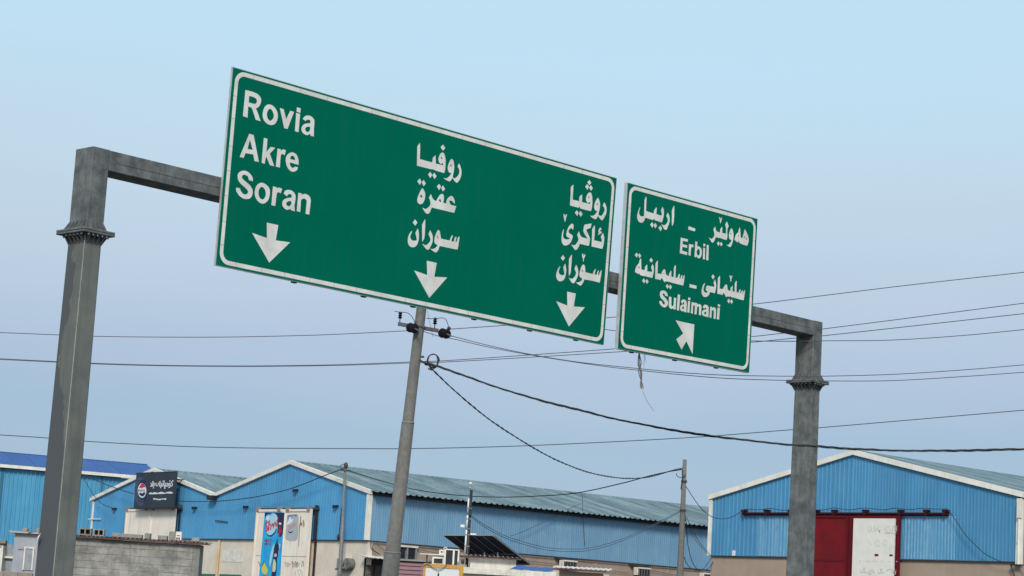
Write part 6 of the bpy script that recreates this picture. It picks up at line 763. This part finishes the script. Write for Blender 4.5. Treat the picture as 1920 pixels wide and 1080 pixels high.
cc = Vector((-.17, -.1, 7.35)); MB().tube([cc+Vector((.16*math.cos(a), 0, .12*math.sin(a))) for a in [k*.3 for k in range(10, 22)]], .014, 6).tube([(-.12,-.08,7.5),(-.10,-.09,7.2),(-.14,-.09,6.8)], .022, 6).build('cable_loop', 'black', t)

t = thing('lamp_post', 'slim black lamp post with a white conduit in front of the long warehouse wall', 'lamp post', (-.86, 62.0, 0))
MB().tube([(.03,0,0),(.04,0,5.35)], .043, 10).build('post', 'black', t, True)
MB().tube([(-.03,-.02,0),(-.03,-.02,3.2)], .02, 8).tube([(-.036,-.02,3.55),(-.030,-.02,4.2)], .027, 8).tube([(-.030,-.02,4.26),(-.026,-.02,4.62)], .027, 8).tube([(-.026,-.02,4.70),(-.022,-.02,5.1)], .024, 8).build('conduit', 'print_white', t, True)
for z in (3.4, 3.72, 4.05, 4.22, 4.5, 4.8): MB().box(-.065, .085, -.05, .045, z, z+.03).build('strap', 'steel_worn', t)
b = MB()
for a in range(8):
    q = a*math.pi/4; b.tube([(.0,0,5.38),(.13*math.cos(q),.13*math.sin(q),5.55)], .009, 5)
b.tube([(0,0,5.40),(0,0,5.44)], .04, 8).build('lamp_cage', 'alu', t)
MB().sphere((0,0,5.53), .045).build('bulb', 'lamp_glass', t)
MB().bbox(-.21, -.09, -.06, .0, 4.26, 4.34, .01).build('camera_housing', 'print_white', t); MB().bbox(.08, .26, -.06, .02, 4.06, 4.11, .01).build('floodlight', 'print_white', t)

# ================================================================== wires, each a thing of its own
def wire(name, P, r, label, cat='cable', mt='wire_grey', group=None, twist=0, k=6):
    pts = catmull(P, k); o = Vector(P[0]); b = MB()
    if twist:
        L = 0; acc = [0]
        for a, c in zip(pts, pts[1:]): L += (c-a).length; acc.append(L)
        n_ = int(L/.12); fine = []; j = 0
        for i in range(n_+1):
            s_ = L*i/n_
            while j < len(acc)-2 and acc[j+1] < s_: j += 1
            f_ = (s_-acc[j])/max(acc[j+1]-acc[j], 1e-6); fine.append((pts[j].lerp(pts[j+1], f_), s_))
        for st_ in range(twist):
            Q = []
            for p, s_ in fine:
                a = s_*2*math.pi/.9+st_*2*math.pi/twist+.5*math.sin(s_*1.3); wv = 1+.35*math.sin(s_*2.1+st_)
                Q.append(p-o+Vector((.0, math.cos(a)*r*1.05*wv, math.sin(a)*r*1.05*wv)))
            b.tube(Q, r, 6)
    else: b.tube([p-o for p in pts], r, 6)
    ob = b.build(name, mt, None, True, loc=o); return tag(ob, label, cat, group)
PW = 'overhead wires behind the gantry'
wire('power_line', W_conductor_left, .009, 'topmost bare wire left of the utility pole, ending at its left insulator', 'wire', group=PW)
wire('power_line', W_conductor_right, .009, 'highest wire at the right edge, leaving the right insulator upward behind the signs', 'wire', group=PW)
wire('power_line', W_telecom_upper, .009, 'upper of the two parallel wires that pass behind the pole at the black cable coil', 'wire', group=PW)
wire('power_line', W_telecom_lower, .009, 'lower of the two parallel wires that pass behind the pole at the black cable coil', 'wire', group=PW)
wire('power_line', W_sag_upper, .009, 'sagging wire crossing the gap between the two green signs and the right column head', 'wire', group=PW)
wire('power_line', W_sag_middle, .009, 'upper of the close pair of sagging wires crossing at the right column flange', 'wire', group=PW)
wire('power_line', W_sag_lower, .009, 'lower of the close pair of sagging wires crossing at the right column flange', 'wire', group=PW)
wire('power_line', W_far_line, .014, 'lowest long wire crossing the whole sky just above the warehouse roofs', 'wire', mt='wire_dark', group=PW)
wire('cable_bundle', W_bundle_thick, .0135, 'thick twisted black cable from the pole coil down to the right edge', mt='black', twist=3)
wire('cable_bundle', W_bundle_droop, .0115, 'twisted black cable drooping from the pole coil to the bare concrete pole', mt='black', twist=2)
wire('roof_cable', W_cable_middle, .020, 'black cable sagging across the long warehouse roof from the thin pole to the concrete pole', mt='black')
wire('facade_cable', W_cable_left, .020, 'black cable sagging across both warehouse gables and passing behind the billboard', mt='black')
wire('facade_cable', W_cable_corner, .016, 'short black cable drooping from the gantry column side to the left gable wall', mt='black')
wire('drop_cable', W_drop_rail, .013, 'black cable drooping from the bare concrete pole to the end of the red rail', mt='black')
wire('drop_cable', W_drop_taut, .011, 'upper straight drop cable from the bare concrete pole to the right warehouse corner', mt='black')
wire('drop_cable', W_drop_taut_b, .009, 'lower straight drop cable from the bare concrete pole to the right warehouse corner', mt='black')
wire('drop_cable', W_drop_loop, .013, 'deep hanging loop of black cable right of the bare concrete pole', mt='black')
wire('drop_cable', W_drop_loop_b, .013, 'shallower hanging loop of black cable at the foot of the bare concrete pole', mt='black')
wire('lamp_cable', W_lamp_cable, .009, 'upper of the two thin cables sagging from the lamp post across the long blue wall', mt='wire_dark')
wire('lamp_cable', W_lamp_cable_b, .009, 'lower of the two thin cables sagging from the lamp post across the long blue wall', mt='wire_dark')
wire('branch_cable', W_branch_cable, .010, 'thin cable rising from the lamp post cables to the eave of the long warehouse', mt='wire_dark')
wire('wall_rod', W_wall_rod, .014, 'thin dark vertical wire hanging down the middle of the long blue wall', 'wire', mt='wire_dark')
wire('facade_cable', W_facade_cable, .014, 'black cable curving down the right warehouse wall from the rail end to its corner', mt='black')

# ================================================================== sign gantry
ga = thing('sign_gantry', 'grey galvanised steel gantry with two flanged columns carrying the green road signs', 'sign gantry', (GX, GY, 0), TG)
def col_ring(xc, yf, b, a, z, c=.028):
    x0, x1, y0, y1 = xc-b/2, xc+b/2, yf, yf+a
    return [(x0+c,y0,z),(x1-c,y0,z),(x1,y0+c,z),(x1,y1-c,z),(x1-c,y1,z),(x0+c,y1,z),(x0,y1-c,z),(x0,y0+c,z)]
CX = {'l': -2.275, 'r': 16.95}
gus = MB().prism([(0,0),(.105,0),(.105,.015),(.018,.135),(0,.155)], -.006, .006).mesh('gusset', 'steel')
for s_, xc in CX.items():
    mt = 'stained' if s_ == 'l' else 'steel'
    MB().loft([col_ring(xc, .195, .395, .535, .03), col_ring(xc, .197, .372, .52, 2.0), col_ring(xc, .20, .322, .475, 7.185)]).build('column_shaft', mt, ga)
    MB().loft([col_ring(xc, .20, .325, .48, 7.265, .012), col_ring(xc, .20, .325, .48, 8.575, .012)]).build('column_head', 'steel', ga)
    MB().box(xc-.35, xc+.35, .0, .92, 0, .03).build('base_plate', 'steel', ga)
    MB().bbox(xc-.30, xc+.30, .065, .81, 7.187, 7.222, .006).build('flange_plate', 'steel', ga); MB().bbox(xc-.30, xc+.30, .065, .81, 7.227, 7.262, .006).build('flange_plate', 'steel', ga)
    wd = MB().tube([(xc-.163, .205, 7.18), (xc-.188, .200, 2.0), (xc-.199, .198, .05)], .010, 6).build('weld_seam', 'weld' if s_ == 'l' else 'steel', ga)
    bolts = MB()
    for upd in (1, -1):
        z = 7.262 if upd > 0 else 7.187
        bolts_on = upd < 0
        spots = [(xc-.1625-.0, .24+k*.1, 180) for k in range(5)]+[(xc+.1625, .24+k*.1, 0) for k in range(5)]+[(xc-.13+k*.087, .20, -90) for k in range(4)]+[(xc-.13+k*.087, .68, 90) for k in range(4)]
        for x, y, a in spots:
            mt_ = Matrix.Rotation(R(a), 4, 'Z')
            if upd < 0: mt_ = mt_ @ Matrix.Scale(-1, 4, (0,0,1))
            mt_.translation = Vector((x, y, z)); put('gusset', gus, ga, mtx=mt_)
        for k in range(5 if bolts_on else 0):
            for x in (xc-.245, xc+.245): bolts.tube([(x, .19+k*.1, z), (x, .19+k*.1, z+upd*.03)], .02, 6)
        for k in range(5 if bolts_on else 0):
            for y in (.11, .77): bolts.tube([(xc-.17+k*.085, y, z), (xc-.17+k*.085, y, z+upd*.03)], .02, 6)
    tag(bolts.build('bolt', 'bolt', ga), kind='stuff')
MB().bbox(CX['l']+.1645, CX['r']-.1645, .202, .676, 8.245, 8.572, .008).build('beam', 'steel', ga)
MB().box(CX['l']+.3, CX['r']-.3, .1985, .2015, 8.385, 8.39).build('beam_seam', 'dark_trim', ga)

# ================================================================== the signs
def sign(label, quad, text, thick, tabs, tl):
    """quad: bottom-left, bottom-right, top-right, top-left in u,z on the gantry's front plane"""
    cx = (quad[0][0]+quad[1][0])/2; t = thing('road_sign', label, 'road sign', gw(cx, 0, quad[0][1]), TG); z0 = quad[0][1]
    def q(u, v):   # bilinear board coordinates in metres from its lower left corner
        W_ = quad[1][0]-quad[0][0]; H_ = quad[3][1]-quad[0][1]; a, b = u/W_, v/H_
        return tuple((1-a)*(1-b)*quad[0][k]+a*(1-b)*quad[1][k]+a*b*quad[2][k]+(1-a)*b*quad[3][k]-(cx if k == 0 else z0) for k in (0, 1))
    W_ = quad[1][0]-quad[0][0]; H_ = quad[3][1]-quad[0][1]
    MB().prism([q(0,0), q(W_,0), q(W_,H_), q(0,H_)], .004, thick).build('backing_frame', 'alu', t)
    e = .010; MB().prism([q(e,e), q(W_-e,e), q(W_-e,H_-e), q(e,H_-e)], -.002, .0035).build('face_panel', 'sign_green', t)
    def rr(ix, iz, r):
        o = []
        for cx_, cz_, a0 in ((W_-ix-r, iz+r, -90), (W_-ix-r, H_-iz-r, 0), (ix+r, H_-iz-r, 90), (ix+r, iz+r, 180)):
            for k in range(9): a = R(a0+k*90/8); o.append(q(cx_+r*math.cos(a), cz_+r*math.sin(a)))
        return o
    MB().flat([rr(.06, .042, .20), rr(.132, .114, .135)], -.005).build('border', 'sign_white', t)
    bs = MB()
    for k in range(int(H_/.42)):
        for u0 in (.06, W_-.132): z_ = .35+k*.42+random.uniform(-.03, .03); bs.flat([[q(u0, z_), q(u0+.072, z_), q(u0+.072, z_+.007), q(u0, z_+.007)]], -.0062)
    for k in range(int(W_/.55)):
        for v0 in (.042, H_-.114): u_ = .4+k*.55+random.uniform(-.05, .05); bs.flat([[q(u_, v0), q(u_+.008, v0), q(u_+.008, v0+.072), q(u_, v0+.072)]], -.0062)
    tag(bs.build('border_seam', 'seam_grey', t), kind='stuff')
    for nm, loops in text:
        b = MB(); b.flat([[(a-cx, c-z0) for a, c in l] for l in mm(loops)], -.005); b.build(nm, 'sign_white', t)
    for u in tabs:
        pz = q(u, 0); MB().box(pz[0]-.045, pz[0]+.045, thick+.001, thick+.06, pz[1]-.014, pz[1]+H_-.15).build('mounting_rail', 'rail_dark', t)
    rails = MB()
    for v in (.35, 1.5, 2.7): a, b = q(.2, v), q(W_-.2, v); rails.box(a[0], b[0], thick+.0, thick+.0005, a[1]-.05, a[1]+.05)
    return t
s1 = sign('large green road sign reading Rovia, Akre and Soran with three white down arrows', [(-.010,7.058),(9.630,7.047),(9.762,10.402),(.019,10.405)], TEXT1, .045, (1.75, 3.35, 4.55, 6.1, 7.6, 8.9), 0)
s2 = sign('smaller green road sign for Erbil and Sulaimani with a white diagonal arrow', [(10.045,7.03),(14.279,7.085),(14.352,10.402),(10.09,10.378)], TEXT2, .085, (.55, 1.9, 3.25), 0)

# tangled string hanging from the smaller sign
SP = [Vector(p) for p in PTS['string']]; o = SP[0].copy()
b = MB(); dg = Vector((math.cos(TG), math.sin(TG), 0))
for k in range(14):
    ph = random.uniform(0, 6.3); am = random.uniform(.01, .06); n_ = random.choice((3, 4, 4, 4)); Q = []
    P = catmull(SP[:n_], 8)
    for i, p in enumerate(P):
        f_ = i/len(P); env = .25+math.sin(min(1, f_*1.1)*math.pi)*1.0+(.7 if .82 < f_ < .97 and n_ == 4 else 0)
        Q.append(p-o+dg*am*env*math.sin(ph+f_*9)+Vector((0,0,random.uniform(-.01,.01))))
    b.tube(Q, .0045, 4)
for k in range(7):
    x = random.uniform(-.03, .22); b.tube([(dg*x+Vector((0,0,0))), dg*(x+.02)+Vector((0,0,-.15)), dg*(x+.01*k)+Vector((0,0,-random.uniform(.15,.4)))], .002, 3)
b.build('tangle_tmp', 'string')
so_ = bpy.data.objects['tangle_tmp']; so_.name = 'hanging_string'; so_.location = o; tag(so_, 'tangled grey string hanging below the smaller green sign', 'string')
tl = MB().tube([p-o for p in catmull(SP[3:], 8)], .0045, 4).build('loose_end', 'string', so_)

# rarely changed defaults
for m_ in bpy.data.materials: m_.use_fake_user = False
